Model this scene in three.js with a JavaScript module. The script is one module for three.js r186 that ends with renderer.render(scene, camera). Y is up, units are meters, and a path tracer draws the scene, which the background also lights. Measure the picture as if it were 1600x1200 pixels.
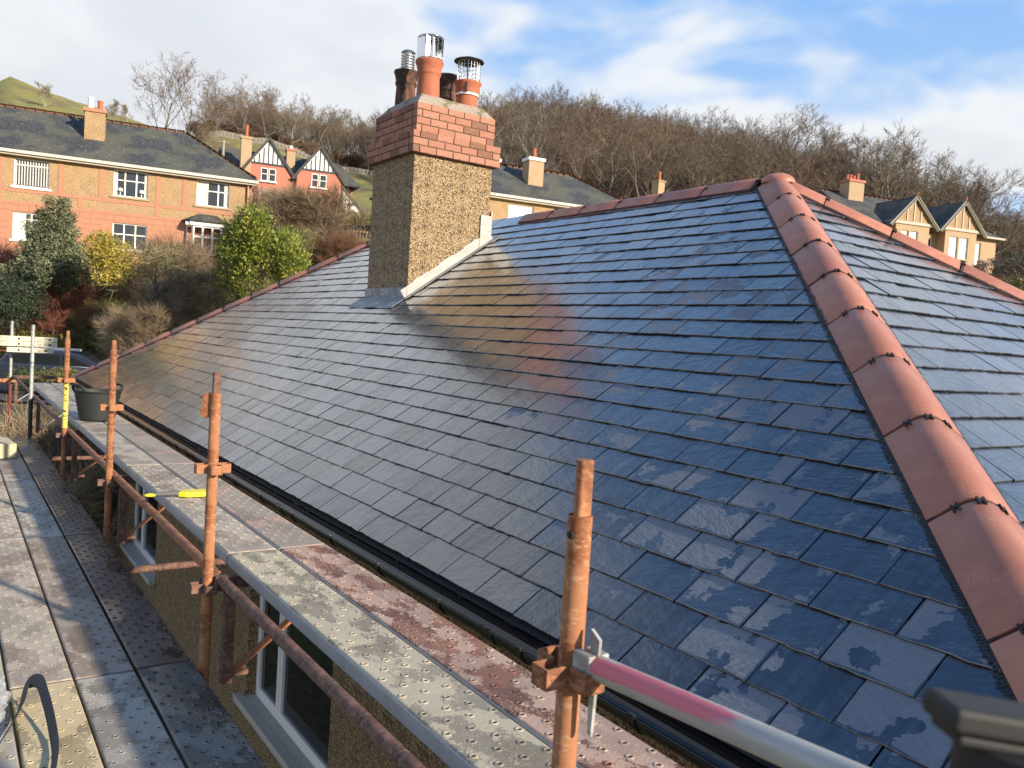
import * as THREE from 'three';
import { mergeGeometries, toCreasedNormals } from 'three/addons/utils/BufferGeometryUtils.js';
import { RoundedBoxGeometry } from 'three/addons/geometries/RoundedBoxGeometry.js';

/* ------------------------------------------------------------ camera, sky, sun, exposure */
const V = (x, y, z) => new THREE.Vector3(x, y, z);
const scene = new THREE.Scene();
const camR = V(0.56386, 0.06217, -0.82353), camU = V(-0.07806, 0.99671, 0.02179), camF = V(-0.82217, -0.052, -0.56686);
const EYE = V(2.1659, 1.2904, 2.2385);
const camera = new THREE.PerspectiveCamera(2 * Math.atan(600 / 1300) * 180 / Math.PI, 4 / 3, 0.05, 1500);
camera.position.copy(EYE);
camera.quaternion.setFromRotationMatrix(new THREE.Matrix4().makeBasis(camR, camU, camF.clone().negate()));
camera.updateMatrixWorld(); camera.focus = 5; camera.userData.fStop = 7.5;
const SUN = V(0.86, 0.34, -0.35).normalize();
const renderer = new THREE.WebGLRenderer({ antialias: true });
renderer.toneMapping = THREE.LinearToneMapping;
renderer.toneMappingExposure = 1.8;
renderer.shadowMap.enabled = true;
const sun = new THREE.DirectionalLight(new THREE.Color().setRGB(1, 0.86, 0.68), 4.5);
sun.position.copy(SUN).multiplyScalar(200);
sun.castShadow = true; sun.shadow.radius = 3; sun.shadow.mapSize.set(4096, 4096);
Object.assign(sun.shadow.camera, { left: -120, right: 60, top: 90, bottom: -60, near: 1, far: 500 });
scene.add(sun, sun.target);

/* ------------------------------------------------------------ small maths */
function mulberry(seed) { let a = seed >>> 0; return () => { a = (a + 0x6d2b79f5) | 0; let t = Math.imul(a ^ (a >>> 15), 1 | a); t = (t + Math.imul(t ^ (t >>> 7), 61 | t)) ^ t; return ((t ^ (t >>> 14)) >>> 0) / 4294967296; }; }
const clamp = (x, a = 0, b = 1) => Math.min(b, Math.max(a, x)), lerp = (a, b, t) => a + (b - a) * t;
const smooth = (a, b, x) => { const t = clamp((x - a) / (b - a)); return t * t * (3 - 2 * t); };
const mix3 = (a, b, t) => [lerp(a[0], b[0], t), lerp(a[1], b[1], t), lerp(a[2], b[2], t)];
function hash(x, y, s) { let h = Math.imul(x | 0, 374761393) + Math.imul(y | 0, 668265263) + Math.imul(s | 0, 1442695041); h = Math.imul(h ^ (h >>> 13), 1274126177); return ((h ^ (h >>> 16)) >>> 0) / 4294967296; }
function vnoise(x, y, s = 0, px = 0, py = 0) {            // value noise, repeats after px, py lattice cells when given
  const x0 = Math.floor(x), y0 = Math.floor(y), fx = x - x0, fy = y - y0, u = fx * fx * (3 - 2 * fx), v = fy * fy * (3 - 2 * fy);
  const w = (n, p) => p ? ((n % p) + p) % p : n, xa = w(x0, px), xb = w(x0 + 1, px), ya = w(y0, py), yb = w(y0 + 1, py);
  return lerp(lerp(hash(xa, ya, s), hash(xb, ya, s), u), lerp(hash(xa, yb, s), hash(xb, yb, s), u), v);
}
function fbm(x, y, o = 4, s = 0, px = 0, py = 0) { let a = 0.5, t = 0, n = 0; for (let i = 0; i < o; i++) { t += a * vnoise(x, y, s + i * 17, px, py); n += a; a *= 0.5; x *= 2; y *= 2; px *= 2; py *= 2; } return t / n; }
function cells(x, y, s, px, py) {                          // nearest feature point: [distance, id]
  const x0 = Math.floor(x), y0 = Math.floor(y); let d1 = 9, id = 0;
  for (let j = -1; j <= 1; j++) for (let i = -1; i <= 1; i++) {
    const cx = ((x0 + i) % px + px) % px, cy = ((y0 + j) % py + py) % py, dx = x0 + i + hash(cx, cy, s) - x, dy = y0 + j + hash(cx, cy, s + 7) - y, d = dx * dx + dy * dy;
    if (d < d1) { d1 = d; id = hash(cx, cy, s + 13); }
  }
  return [Math.sqrt(d1), id];
}
const scale3 = (c, k) => [c[0] * k, c[1] * k, c[2] * k];
const toS = (c) => 255 * (c <= 0.0031308 ? 12.92 * c : 1.055 * Math.pow(c, 1 / 2.4) - 0.055);

/* ------------------------------------------------------------ the sky: one computed dome of air and broken cloud */
{
  const W = 2048, H = 1024, data = new Float32Array(W * H * 4);
  for (let j = 0; j < H; j++) for (let i = 0; i < W; i++) {
    const lon = ((i + 0.5) / W - 0.5) * 2 * Math.PI, lat = ((j + 0.5) / H - 0.5) * Math.PI;
    const dy = Math.sin(lat), dx = Math.cos(lat) * Math.cos(lon), dz = Math.cos(lat) * Math.sin(lon), e = Math.max(dy, 0);
    let c = mix3([0.58, 0.69, 0.82], [0.21, 0.43, 0.80], smooth(0.0, 0.45, e));
    c = mix3(c, [0.10, 0.22, 0.50], smooth(0.42, 0.95, e));
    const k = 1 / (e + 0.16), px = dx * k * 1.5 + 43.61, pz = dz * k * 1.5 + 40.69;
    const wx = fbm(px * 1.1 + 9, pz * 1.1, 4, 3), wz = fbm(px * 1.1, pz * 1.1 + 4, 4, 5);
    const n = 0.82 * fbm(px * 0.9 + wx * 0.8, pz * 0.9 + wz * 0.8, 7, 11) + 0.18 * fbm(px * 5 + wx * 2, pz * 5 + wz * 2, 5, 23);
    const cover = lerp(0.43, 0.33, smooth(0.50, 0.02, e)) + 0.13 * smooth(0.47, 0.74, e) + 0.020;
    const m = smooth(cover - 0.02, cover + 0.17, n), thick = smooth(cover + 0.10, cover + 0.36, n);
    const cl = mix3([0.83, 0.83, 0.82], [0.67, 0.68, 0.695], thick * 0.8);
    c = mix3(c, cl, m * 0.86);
    c = scale3(c, 0.66); if (dy < 0) c = [0.12, 0.11, 0.095];
    data.set([c[0], c[1], c[2], 1], (j * W + i) * 4);
  }
  const t = new THREE.DataTexture(data, W, H, THREE.RGBAFormat, THREE.FloatType);
  t.mapping = THREE.EquirectangularReflectionMapping; t.magFilter = THREE.LinearFilter; t.wrapS = THREE.RepeatWrapping; t.needsUpdate = true;
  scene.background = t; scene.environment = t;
}

/* ------------------------------------------------------------ textures and materials */
function surface(W, H, fn) {                               // fn(u, v) -> [linear colour, roughness, height]
  const a = new Uint8Array(W * H * 4), b = new Uint8Array(W * H * 4);
  for (let j = 0; j < H; j++) for (let i = 0; i < W; i++) {
    const [c, r, h, sp = 1] = fn((i + 0.5) / W, (j + 0.5) / H), o = (j * W + i) * 4;
    a[o] = toS(clamp(c[0])); a[o + 1] = toS(clamp(c[1])); a[o + 2] = toS(clamp(c[2])); a[o + 3] = 255;
    b[o] = 255 * clamp(h); b[o + 1] = 255 * clamp(r); b[o + 2] = 0; b[o + 3] = 255 * sp;
  }
  const mk = (d) => { const t = new THREE.DataTexture(d, W, H); t.wrapS = t.wrapT = THREE.RepeatWrapping; t.magFilter = THREE.LinearFilter; t.needsUpdate = true; return t; };
  const map = mk(a), rel = mk(b); map.colorSpace = THREE.SRGBColorSpace;
  return { map, rel };
}
const rep = (t, x, y) => { const c = t.clone(); c.repeat.set(x, y); c.needsUpdate = true; return c; };
function mat(set, sx = 1, sy = 1, bump = 0.002, extra = {}) {
  return new THREE.MeshStandardMaterial({ map: rep(set.map, sx, sy), roughnessMap: rep(set.rel, sx, sy), bumpMap: rep(set.rel, sx, sy), bumpScale: bump, roughness: 1, metalness: 0, ...extra });
}
const plain = (r, g, b, rough = 0.8, extra = {}) => new THREE.MeshStandardMaterial({ color: new THREE.Color().setRGB(r, g, b), roughness: rough, ...extra });
const M = {};

// slates: an atlas of 8 x 8 riven slates; rows 0..2 all wet, rows 3..7 with more and more dried patches
const SW = 0.349, SL = 0.34;
M.slateSet = surface(2048, 2048, (u, v) => {
  const ci = Math.min(7, Math.floor(u * 8)), cj = Math.min(7, Math.floor(v * 8)), x = (u * 8 - ci) * SW, s = (v * 8 - cj) * SL, id = ci + cj * 8;
  const tone = 0.72 + 0.62 * hash(id, 3, 1), ang = (hash(id, 5, 2) - 0.5) * 1.1, ca = Math.cos(ang), sa = Math.sin(ang);
  const X = x * ca - s * sa + id * 3.7, Y = x * sa + s * ca + id * 1.9;
  const r1 = fbm(X * 14, Y * 60, 4, 31), r2 = fbm(X * 45, Y * 160, 3, 47), big = fbm(X * 7, Y * 12, 3, 71);
  const crackN = Math.abs(fbm(X * 9, Y * 26, 4, 91) - 0.5), crack = smooth(0.012, 0.0, crackN) * smooth(0.45, 0.7, big);
  const steps = Math.floor(fbm(X * 8, Y * 22, 3, 19) * 9) / 9;
  let h = 0.30 * r1 + 0.12 * r2 + 0.38 * steps + 0.2 * big;
  let col = mix3([0.010, 0.013, 0.018], [0.026, 0.031, 0.039], r1 * 0.7 + r2 * 0.3);
  col = scale3(col, tone); col = mix3(col, [0.20, 0.22, 0.25], crack * 0.45);
  const streak = fbm(x * 60 + id * 9, s * 5, 3, 151); let rough = 0.11 + 0.10 * r2 + 0.08 * big, spec = clamp((0.78 + 0.30 * hash(id, 4, 8)) * (0.80 + 0.30 * smooth(0.25, 0.7, streak)) * (0.85 + 0.3 * r1));
  const level = [0, 0, 0, 0.22, 0.36, 0.5, 0.66, 0.85][cj];
  if (level > 0) {
    const side = Math.abs(x - SW * (0.35 + 0.3 * hash(id, 9, 4))) / SW * 1.3, e = Math.min(x, SW - x, s * 1.1, 0.30 - s);
    const pn = fbm(x * 9 + id * 7.3, s * 9 + id * 2.1, 5, 131), fine = fbm(x * 55 + id, s * 55, 3, 141);
    const q = pn * 0.95 + side * 0.42 + fine * 0.16 - smooth(0.018, 0.0, e) * 0.5;
    const dry = smooth(1.02 - level * 0.62, 1.035 - level * 0.62, q);
    col = mix3(col, mix3([0.16, 0.178, 0.208], [0.22, 0.24, 0.27], r2), dry * 0.93); rough = lerp(rough, 0.62 + 0.2 * r2, dry); spec = lerp(spec, 0.06, dry); h = lerp(h, 0.3 + 0.4 * r2 + 0.2 * steps, dry * 0.5);
  }
  return [col, rough, h, spec];
});
{ const src = M.slateSet.rel.image.data, d = new Uint8Array(2048 * 2048 * 4); for (let i = 0; i < d.length; i += 4) { d[i] = src[i + 3]; d[i + 3] = 255; } const t = new THREE.DataTexture(d, 2048, 2048); t.magFilter = THREE.LinearFilter; t.wrapS = t.wrapT = THREE.RepeatWrapping; t.needsUpdate = true; M.wetFilm = t; }
M.slate = new THREE.MeshPhysicalMaterial({ ior: 1.9, specularIntensity: 1, specularIntensityMap: M.slateSet.rel, clearcoat: 0.9, clearcoatMap: M.wetFilm, clearcoatRoughness: 0.13, map: M.slateSet.map, roughnessMap: M.slateSet.rel, bumpMap: M.slateSet.rel, bumpScale: 0.0075, roughness: 1, name: 'slate' });

// pebbledash (harling): 0.5 m square of small stones
const pebble = (cols, scaleN) => surface(512, 512, (u, v) => {
  const [d, id] = cells(u * scaleN, v * scaleN, 5, scaleN, scaleN), [d2, id2] = cells(u * scaleN * 0.5 + 0.3, v * scaleN * 0.5, 9, scaleN / 2, scaleN / 2);
  const k = Math.floor(id * cols.length), c = cols[Math.min(k, cols.length - 1)], f = 0.75 + 0.5 * fbm(u * 64, v * 64, 2, 3, 64, 64), patch = 0.85 + 0.3 * fbm(u * 4, v * 4, 3, 8, 4, 4);
  const st = d < 0.52 ? 1 : 0.45; return [scale3(c, f * patch * st * (id2 > 0.75 && d2 < 0.4 ? 1.15 : 1)), 0.85, clamp(1 - d * 1.4)];
});
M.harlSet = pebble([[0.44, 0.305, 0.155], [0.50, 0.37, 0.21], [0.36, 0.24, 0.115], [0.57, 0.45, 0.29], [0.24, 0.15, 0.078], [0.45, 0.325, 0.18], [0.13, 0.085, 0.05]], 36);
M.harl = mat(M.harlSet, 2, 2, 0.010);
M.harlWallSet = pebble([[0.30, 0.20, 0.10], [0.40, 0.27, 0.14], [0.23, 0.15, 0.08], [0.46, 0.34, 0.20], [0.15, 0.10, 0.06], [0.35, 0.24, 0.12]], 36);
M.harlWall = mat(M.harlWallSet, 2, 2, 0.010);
M.farHarlSet = pebble([[0.46, 0.305, 0.16], [0.47, 0.315, 0.165], [0.445, 0.29, 0.15], [0.48, 0.33, 0.18]], 48);
M.farHarl = mat(M.farHarlSet, 0.7, 0.7, 0.012);

// terracotta ridge tiles
M.dullClay = plain(0.20, 0.095, 0.065, 0.85); M.creamPaint = plain(0.58, 0.54, 0.45, 0.6);
M.clay = mat(surface(512, 512, (u, v) => {
  const f = fbm(u * 24, v * 24, 4, 5, 24, 24), g = fbm(u * 4, v * 4, 3, 9, 4, 4), sp = smooth(0.80, 0.86, vnoise(u * 128, v * 128, 3, 128, 128)) * smooth(0.5, 0.7, g);
  let c = mix3([0.345, 0.138, 0.086], [0.41, 0.178, 0.116], f); c = scale3(c, 0.86 + 0.28 * g); c = mix3(c, [0.62, 0.42, 0.33], sp * 0.5);
  return [c, 0.40 + 0.16 * f, 0.4 + 0.5 * f];
}), 2.2, 2.2, 0.0012);
{ const base = M.clay; M.clays = [0, 1, 2].map((k) => { const c = base.clone(); c.color = new THREE.Color().setRGB(...[[1, 1, 1], [0.90, 0.86, 0.86], [1.05, 1.0, 0.95]][k]); return c; }); }
M.oldClay = mat(surface(256, 256, (u, v) => { const f = fbm(u * 12, v * 12, 4, 5, 12, 12); return [mix3([0.30, 0.085, 0.045], [0.46, 0.15, 0.07], f), 0.75, f]; }), 2, 2, 0.002);
M.darkClay = mat(surface(256, 256, (u, v) => { const f = fbm(u * 10, v * 10, 5, 25, 10, 10); return [mix3([0.045, 0.028, 0.022], [0.17, 0.06, 0.035], smooth(0.45, 0.75, f)), 0.8, f]; }), 1.5, 1.5, 0.002);  // darker pot clay, near-black to red-brown blotches
const brickSet = (a, b) => surface(256, 256, (u, v) => { const f = fbm(u * 14, v * 14, 4, 5, 14, 14), g = fbm(u * 3, v * 3, 3, 15, 3, 3), d = smooth(0.66, 0.8, fbm(u * 9, v * 9, 3, 35, 9, 9)); let c = mix3(a, b, f * 0.6 + g * 0.4); c = mix3(c, [0.10, 0.065, 0.045], d * 0.7); return [c, 0.85, f]; });
M.brick = [mat(brickSet([0.30, 0.125, 0.080], [0.38, 0.18, 0.12]), 3, 3, 0.004), mat(brickSet([0.32, 0.145, 0.095], [0.41, 0.205, 0.14]), 3, 3, 0.004), mat(brickSet([0.13, 0.070, 0.048], [0.29, 0.13, 0.08]), 3, 3, 0.004)];
M.mortar = mat(surface(256, 256, (u, v) => { const f = fbm(u * 20, v * 20, 4, 2, 20, 20), moss = smooth(0.5, 0.62, fbm(u * 5, v * 5, 4, 12, 5, 5)); return [mix3(mix3([0.24, 0.20, 0.155], [0.36, 0.31, 0.25], f), [0.12, 0.12, 0.05], moss * 0.75), 0.92, f]; }), 2, 2, 0.006);
M.joint = plain(0.22, 0.145, 0.10, 0.95);
M.lead = mat(surface(256, 256, (u, v) => { const f = fbm(u * 8, v * 8, 5, 6, 8, 8), w = smooth(0.58, 0.72, fbm(u * 5, v * 9, 4, 16, 5, 9)); return [mix3(mix3([0.16, 0.18, 0.21], [0.24, 0.26, 0.29], f), [0.45, 0.46, 0.46], w * 0.6), 0.42 + 0.2 * f, f]; }), 2, 2, 0.003, { metalness: 0.25 });
M.black = new THREE.MeshPhysicalMaterial({ color: new THREE.Color().setRGB(0.012, 0.012, 0.014), roughness: 0.22, name: 'gutter' });
M.blackMatt = plain(0.014, 0.014, 0.015, 0.75);
M.felt = plain(0.012, 0.013, 0.015, 0.8);
M.upvc = plain(0.78, 0.79, 0.80, 0.35);
M.glass = plain(0.012, 0.014, 0.016, 0.04, { name: 'window glass' });
M.steel = plain(0.75, 0.75, 0.76, 0.16, { metalness: 1 });
M.darkMetal = plain(0.03, 0.034, 0.036, 0.5, { metalness: 0.3 });
M.alu = plain(0.72, 0.74, 0.76, 0.35, { metalness: 0.85 });

// scaffold tube and boards
const rust = (a, b, c, seed) => surface(256, 512, (u, v) => {
  const f = fbm(u * 16, v * 32, 5, seed, 16, 32), g = fbm(u * 2, v * 3, 4, seed + 40, 2, 3), s = smooth(0.55, 0.66, fbm(u * 10, v * 24, 4, seed + 80, 10, 24));
  let k = mix3(a, b, smooth(0.36, 0.62, f * 0.35 + g * 0.65)); k = mix3(k, c, s * 0.65); return [k, 0.72 + 0.2 * f, f];
});
M.rust = mat(rust([0.17, 0.062, 0.028], [0.33, 0.135, 0.058], [0.40, 0.20, 0.10], 3), 5, 4, 0.0012);
M.rustBright = mat(rust([0.20, 0.066, 0.024], [0.34, 0.145, 0.065], [0.46, 0.26, 0.14], 23), 5, 4, 0.0012);
M.rustDark = mat(rust([0.085, 0.045, 0.032], [0.17, 0.085, 0.06], [0.22, 0.14, 0.11], 43), 5, 4, 0.0012);
M.galv = mat(rust([0.34, 0.35, 0.34], [0.45, 0.46, 0.45], [0.25, 0.24, 0.20], 63), 2, 2, 0.0006, { metalness: 0.45, roughness: 0.75 });
M.galvPink = mat(surface(256, 512, (u, v) => {
  const f = fbm(u * 12, v * 24, 4, 7, 12, 24), g = fbm(u * 3, v * 9, 4, 70, 3, 9), band = smooth(0.30, 0.36, u + (f - 0.5) * 0.10) * smooth(0.62, 0.55, u + (f - 0.5) * 0.16);
  const pk = band * smooth(1.02, 0.985, v + (g - 0.5) * 0.05) * smooth(0.70, 0.74, v + (g - 0.5) * 0.24);
  let c = mix3([0.30, 0.31, 0.29], [0.44, 0.44, 0.41], f); c = mix3(c, [0.21, 0.20, 0.15], smooth(0.55, 0.7, g) * 0.6); c = mix3(c, [0.60, 0.11, 0.15], pk * 0.85); return [c, 0.55, f];
}), 1, 1, 0.0006, { metalness: 0.2 });
M.yellowPaint = mat(surface(256, 512, (u, v) => { const f = smooth(0.60, 0.64, fbm(u * 14, v * 34, 4, 7, 14, 34)); return [mix3([0.62, 0.52, 0.10], [0.07, 0.045, 0.03], f), 0.6, 1 - f]; }), 2, 2, 0.0008);
const boardSet = (base, dirt, splat, splatAmt, seed, rough, wet = 0) => surface(256, 1024, (u, v) => {
  const X = u * 0.235, Y = v * 2.62, f = fbm(X * 70, Y * 70, 4, seed), g = fbm(X * 9, Y * 4, 5, seed + 9), sp = fbm(X * 13 + 4, Y * 8, 5, seed + 21), grit = smooth(0.74, 0.80, vnoise(X * 260, Y * 260, seed + 5)) * smooth(0.42, 0.62, fbm(X * 6, Y * 5, 3, seed + 55));
  let c = mix3(base, dirt, smooth(0.40, 0.66, g * 0.75 + f * 0.25)); c = scale3(c, 0.8 + 0.4 * f);
  const fine = fbm(X * 240, Y * 240, 3, seed + 31), s = smooth(0.58 - splatAmt * 0.28, 0.66 - splatAmt * 0.28, sp + (f - 0.5) * 0.22 + (fine - 0.5) * 0.22) * (0.55 + 0.45 * smooth(0.3, 0.6, fine + g * 0.3)); c = mix3(c, splat, s * 0.85);
  c = mix3(c, [0.52, 0.47, 0.40], grit * 0.5);
  const puddle = smooth(0.50, 0.56, fbm(X * 5 + 9, Y * 2.2, 4, seed + 77)) * wet;
  c = [c[0] * 1.06, c[1], c[2] * 0.88];
  return [scale3(c, 1 - 0.45 * puddle), lerp(rough + 0.12 + 0.25 * f + 0.2 * s, 0.16, puddle), 0.35 + 0.25 * f + 0.3 * s + grit * 0.3];
});
const bm = (set, ex) => mat(set, 1, 1, 0.0022, ex);
M.boards = {
  cream: bm(boardSet([0.36, 0.31, 0.20], [0.23, 0.19, 0.13], [0.56, 0.49, 0.33], 0.55, 3, 0.5)),
  grey: bm(boardSet([0.28, 0.275, 0.265], [0.18, 0.17, 0.155], [0.40, 0.395, 0.37], 0.3, 13, 0.42, 0.4)),
  wet: bm(boardSet([0.105, 0.11, 0.11], [0.06, 0.06, 0.058], [0.22, 0.225, 0.22], 0.1, 23, 0.34, 0.6)),
  brownWet: bm(boardSet([0.085, 0.058, 0.052], [0.05, 0.036, 0.034], [0.15, 0.11, 0.10], 0.0, 33, 0.26, 0.9)),
  pink: bm(boardSet([0.26, 0.22, 0.19], [0.18, 0.145, 0.12], [0.35, 0.31, 0.28], 0.3, 43, 0.5, 0.3)),
  dusty: bm(boardSet([0.31, 0.28, 0.25], [0.22, 0.18, 0.155], [0.42, 0.39, 0.34], 0.4, 53, 0.5, 0.2)),
  splat: bm(boardSet([0.27, 0.255, 0.22], [0.20, 0.185, 0.15], [0.47, 0.44, 0.36], 0.55, 63, 0.5, 0.15)),
  redbrown: bm(boardSet([0.235, 0.12, 0.085], [0.13, 0.06, 0.045], [0.44, 0.33, 0.29], 0.5, 73, 0.45, 0.4)),
  pinkGrey: bm(boardSet([0.29, 0.265, 0.24], [0.22, 0.195, 0.175], [0.40, 0.28, 0.25], -0.05, 83, 0.48, 0.2)),
};
M.galvSide = mat(surface(256, 256, (u, v) => { const f = fbm(u * 10, v * 10, 4, 9, 10, 10), g = fbm(u * 40, v * 5, 3, 19, 40, 5); return [mix3([0.30, 0.325, 0.34], [0.44, 0.46, 0.47], f * 0.6 + g * 0.4), 0.5, f]; }), 1.5, 1.5, 0.0006, { metalness: 0.3 });

// far things
M.oldSlate = mat(surface(1024, 1024, (u, v) => {
  const X = u * 6, Y = v * 6, row = Math.floor(Y / 0.2), col = Math.floor(X / 0.28 + (row % 2) * 0.5), t = hash(col, row, 4), f = fbm(u * 90, v * 90, 3, 5, 90, 90), g = fbm(u * 5, v * 5, 5, 9, 5, 5), l = smooth(0.46, 0.64, g), sp = smooth(0.87, 0.9, vnoise(u * 110, v * 110, 6, 110, 110));
  let c = mix3([0.030, 0.033, 0.036], [0.056, 0.060, 0.062], t * 0.6 + f * 0.4); c = mix3(c, [0.10, 0.10, 0.068], l * 0.65); c = mix3(c, [0.36, 0.36, 0.33], sp * 0.5);
  const edge = (Y / 0.2 - row); return [c, 0.8, 0.3 + 0.4 * edge + 0.2 * t];
}), 1 / 6, 1 / 6, 0.012);
M.redStone = mat(surface(512, 512, (u, v) => { const f = fbm(u * 40, v * 40, 4, 5, 40, 40), g = fbm(u * 6, v * 6, 4, 25, 6, 6); return [mix3([0.37, 0.165, 0.10], [0.47, 0.235, 0.145], f * 0.5 + g * 0.5), 0.88, f]; }), 0.4, 0.4, 0.01);
M.redBrick = mat(surface(512, 512, (u, v) => { const f = fbm(u * 50, v * 50, 4, 5, 50, 50), g = fbm(u * 5, v * 5, 4, 25, 5, 5); return [mix3([0.40, 0.125, 0.085], [0.52, 0.20, 0.14], f * 0.5 + g * 0.5), 0.85, f]; }), 0.3, 0.3, 0.01);
M.tanStone = mat(surface(512, 512, (u, v) => { const f = fbm(u * 40, v * 40, 4, 5, 40, 40), g = fbm(u * 6, v * 6, 4, 25, 6, 6); return [mix3([0.34, 0.235, 0.135], [0.45, 0.33, 0.205], f * 0.5 + g * 0.5), 0.88, f]; }), 0.4, 0.4, 0.01);
M.whitePaint = plain(0.80, 0.79, 0.75, 0.55);
M.timber = plain(0.022, 0.022, 0.024, 0.6);
M.curtain = plain(0.62, 0.60, 0.54, 0.9);
M.rubble = mat(surface(512, 512, (u, v) => { const [d, id] = cells(u * 12, v * 12, 3, 12, 12), f = fbm(u * 60, v * 60, 3, 4, 60, 60); return [scale3(mix3([0.22, 0.19, 0.15], [0.45, 0.40, 0.32], id), (d < 0.5 ? 1 : 0.5) * (0.75 + 0.5 * f)), 0.9, 1 - d]; }), 0.5, 0.5, 0.04);

/* ------------------------------------------------------------ building blocks */
const taken = new Map();
function numbered(n) { const k = taken.get(n) || 0; taken.set(n, k + 1); return k ? n + '_' + String(k).padStart(3, '0') : n; }
function tag(o, label, category, group, kind) { o.userData = { ...o.userData }; if (label) o.userData.label = label; if (category) o.userData.category = category; if (group) o.userData.group = group; if (kind) o.userData.kind = kind; return o; }
function thing(name, label, category, pos = [0, 0, 0], turn = 0, group) { const o = new THREE.Group(); o.name = numbered(name); o.position.set(...pos); o.rotation.y = turn; scene.add(o); return tag(o, label, category, group); }
function part(parent, name, geo, m, label) { const o = new THREE.Mesh(geo, m); o.name = parent === scene ? numbered(name) : name; o.castShadow = o.receiveShadow = true; parent.add(o); if (label) o.userData.label = label; return o; }
function sub(parent, name) { const g = new THREE.Group(); g.name = name; parent.add(g); return g; }
function fix(g) { for (const k of Object.keys(g.attributes)) if (!['position', 'normal', 'uv'].includes(k)) g.deleteAttribute(k); if (!g.index) g.setIndex([...Array(g.attributes.position.count).keys()]); return g; }
const merge = (l) => l.length === 1 ? l[0] : mergeGeometries(l.map(fix));
function uvMetres(g) {                                     // uv in metres from the dominant axis of each vertex normal
  const p = g.attributes.position, n = g.attributes.normal, uv = new Float32Array(p.count * 2);
  for (let i = 0; i < p.count; i++) { const a = Math.abs(n.getX(i)), b = Math.abs(n.getY(i)), c = Math.abs(n.getZ(i)); const [u, v] = b >= a && b >= c ? [p.getX(i), p.getZ(i)] : a >= c ? [p.getZ(i), p.getY(i)] : [p.getX(i), p.getY(i)]; uv[2 * i] = u; uv[2 * i + 1] = v; }
  g.setAttribute('uv', new THREE.BufferAttribute(uv, 2)); return g;
}
function box(w, h, d, x = 0, y = 0, z = 0, r = 0) { const g = r ? new RoundedBoxGeometry(w, h, d, 1, r) : new THREE.BoxGeometry(w, h, d); g.translate(x, y, z); return uvMetres(fix(g)); }
const span = (x0, x1, y0, y1, z0, z1, r = 0) => box(x1 - x0, y1 - y0, z1 - z0, (x0 + x1) / 2, (y0 + y1) / 2, (z0 + z1) / 2, r);
const UP = V(0, 1, 0);
function rod(a, b, r0, r1 = r0, seg = 14, caps = true) { const d = b.clone().sub(a), L = d.length(), g = new THREE.CylinderGeometry(r1, r0, L, seg, 1, !caps); const uv = g.attributes.uv; for (let i = 0; i < uv.count; i++) uv.setXY(i, uv.getX(i) * r0 * 6.28, uv.getY(i) * L); g.translate(0, L / 2, 0); g.applyQuaternion(new THREE.Quaternion().setFromUnitVectors(UP, d.normalize())); g.translate(a.x, a.y, a.z); return g; }
function lathe(pts, seg = 20, x = 0, y = 0, z = 0) { const g = new THREE.LatheGeometry(pts.map(([r, h]) => new THREE.Vector2(r, h)), seg); const uv = g.attributes.uv; for (let i = 0; i < uv.count; i++) uv.setXY(i, uv.getX(i) * 1.0, uv.getY(i) * 0.6); g.translate(x, y, z); return g; }
function prism(pts, depth, z0 = 0) { const g = new THREE.ExtrudeGeometry(new THREE.Shape(pts.map(([x, y]) => new THREE.Vector2(x, y))), { depth, bevelEnabled: false }); g.translate(0, 0, z0); return uvMetres(fix(g)); }
function poly3(pts, uvs) {                                  // a flat convex polygon of 3-D points with its own uv
  const g = new THREE.BufferGeometry(), P = [], I = [];
  pts.forEach((p) => P.push(p.x, p.y, p.z)); for (let i = 1; i < pts.length - 1; i++) I.push(0, i, i + 1);
  g.setAttribute('position', new THREE.Float32BufferAttribute(P, 3)); g.setIndex(I);
  const a = pts[1].clone().sub(pts[0]), n = a.clone().cross(pts[pts.length - 1].clone().sub(pts[0])).normalize(), ux = a.normalize(), uy = n.clone().cross(ux);
  const uv = uvs || pts.flatMap((p) => [p.dot(ux), p.dot(uy)]); g.setAttribute('uv', new THREE.Float32BufferAttribute(uv, 2)); g.computeVertexNormals(); return g;
}
function slab(pts, t) {                                     // a convex roof plane with thickness t below it
  const n = pts[1].clone().sub(pts[0]).cross(pts[2].clone().sub(pts[0])).normalize(), low = pts.map((p) => p.clone().addScaledVector(n, -t)), l = [poly3(pts), poly3([...low].reverse())];
  pts.forEach((p, i) => { const j = (i + 1) % pts.length; l.push(poly3([p, low[i], low[j], pts[j]])); }); return merge(l);
}
const at = (px, py, d) => EYE.clone().addScaledVector(camF, d).addScaledVector(camR, (px - 800) / 1300 * d).addScaledVector(camU, -(py - 600) / 1300 * d);   // a surveyed point of the photograph at a depth in metres

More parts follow.
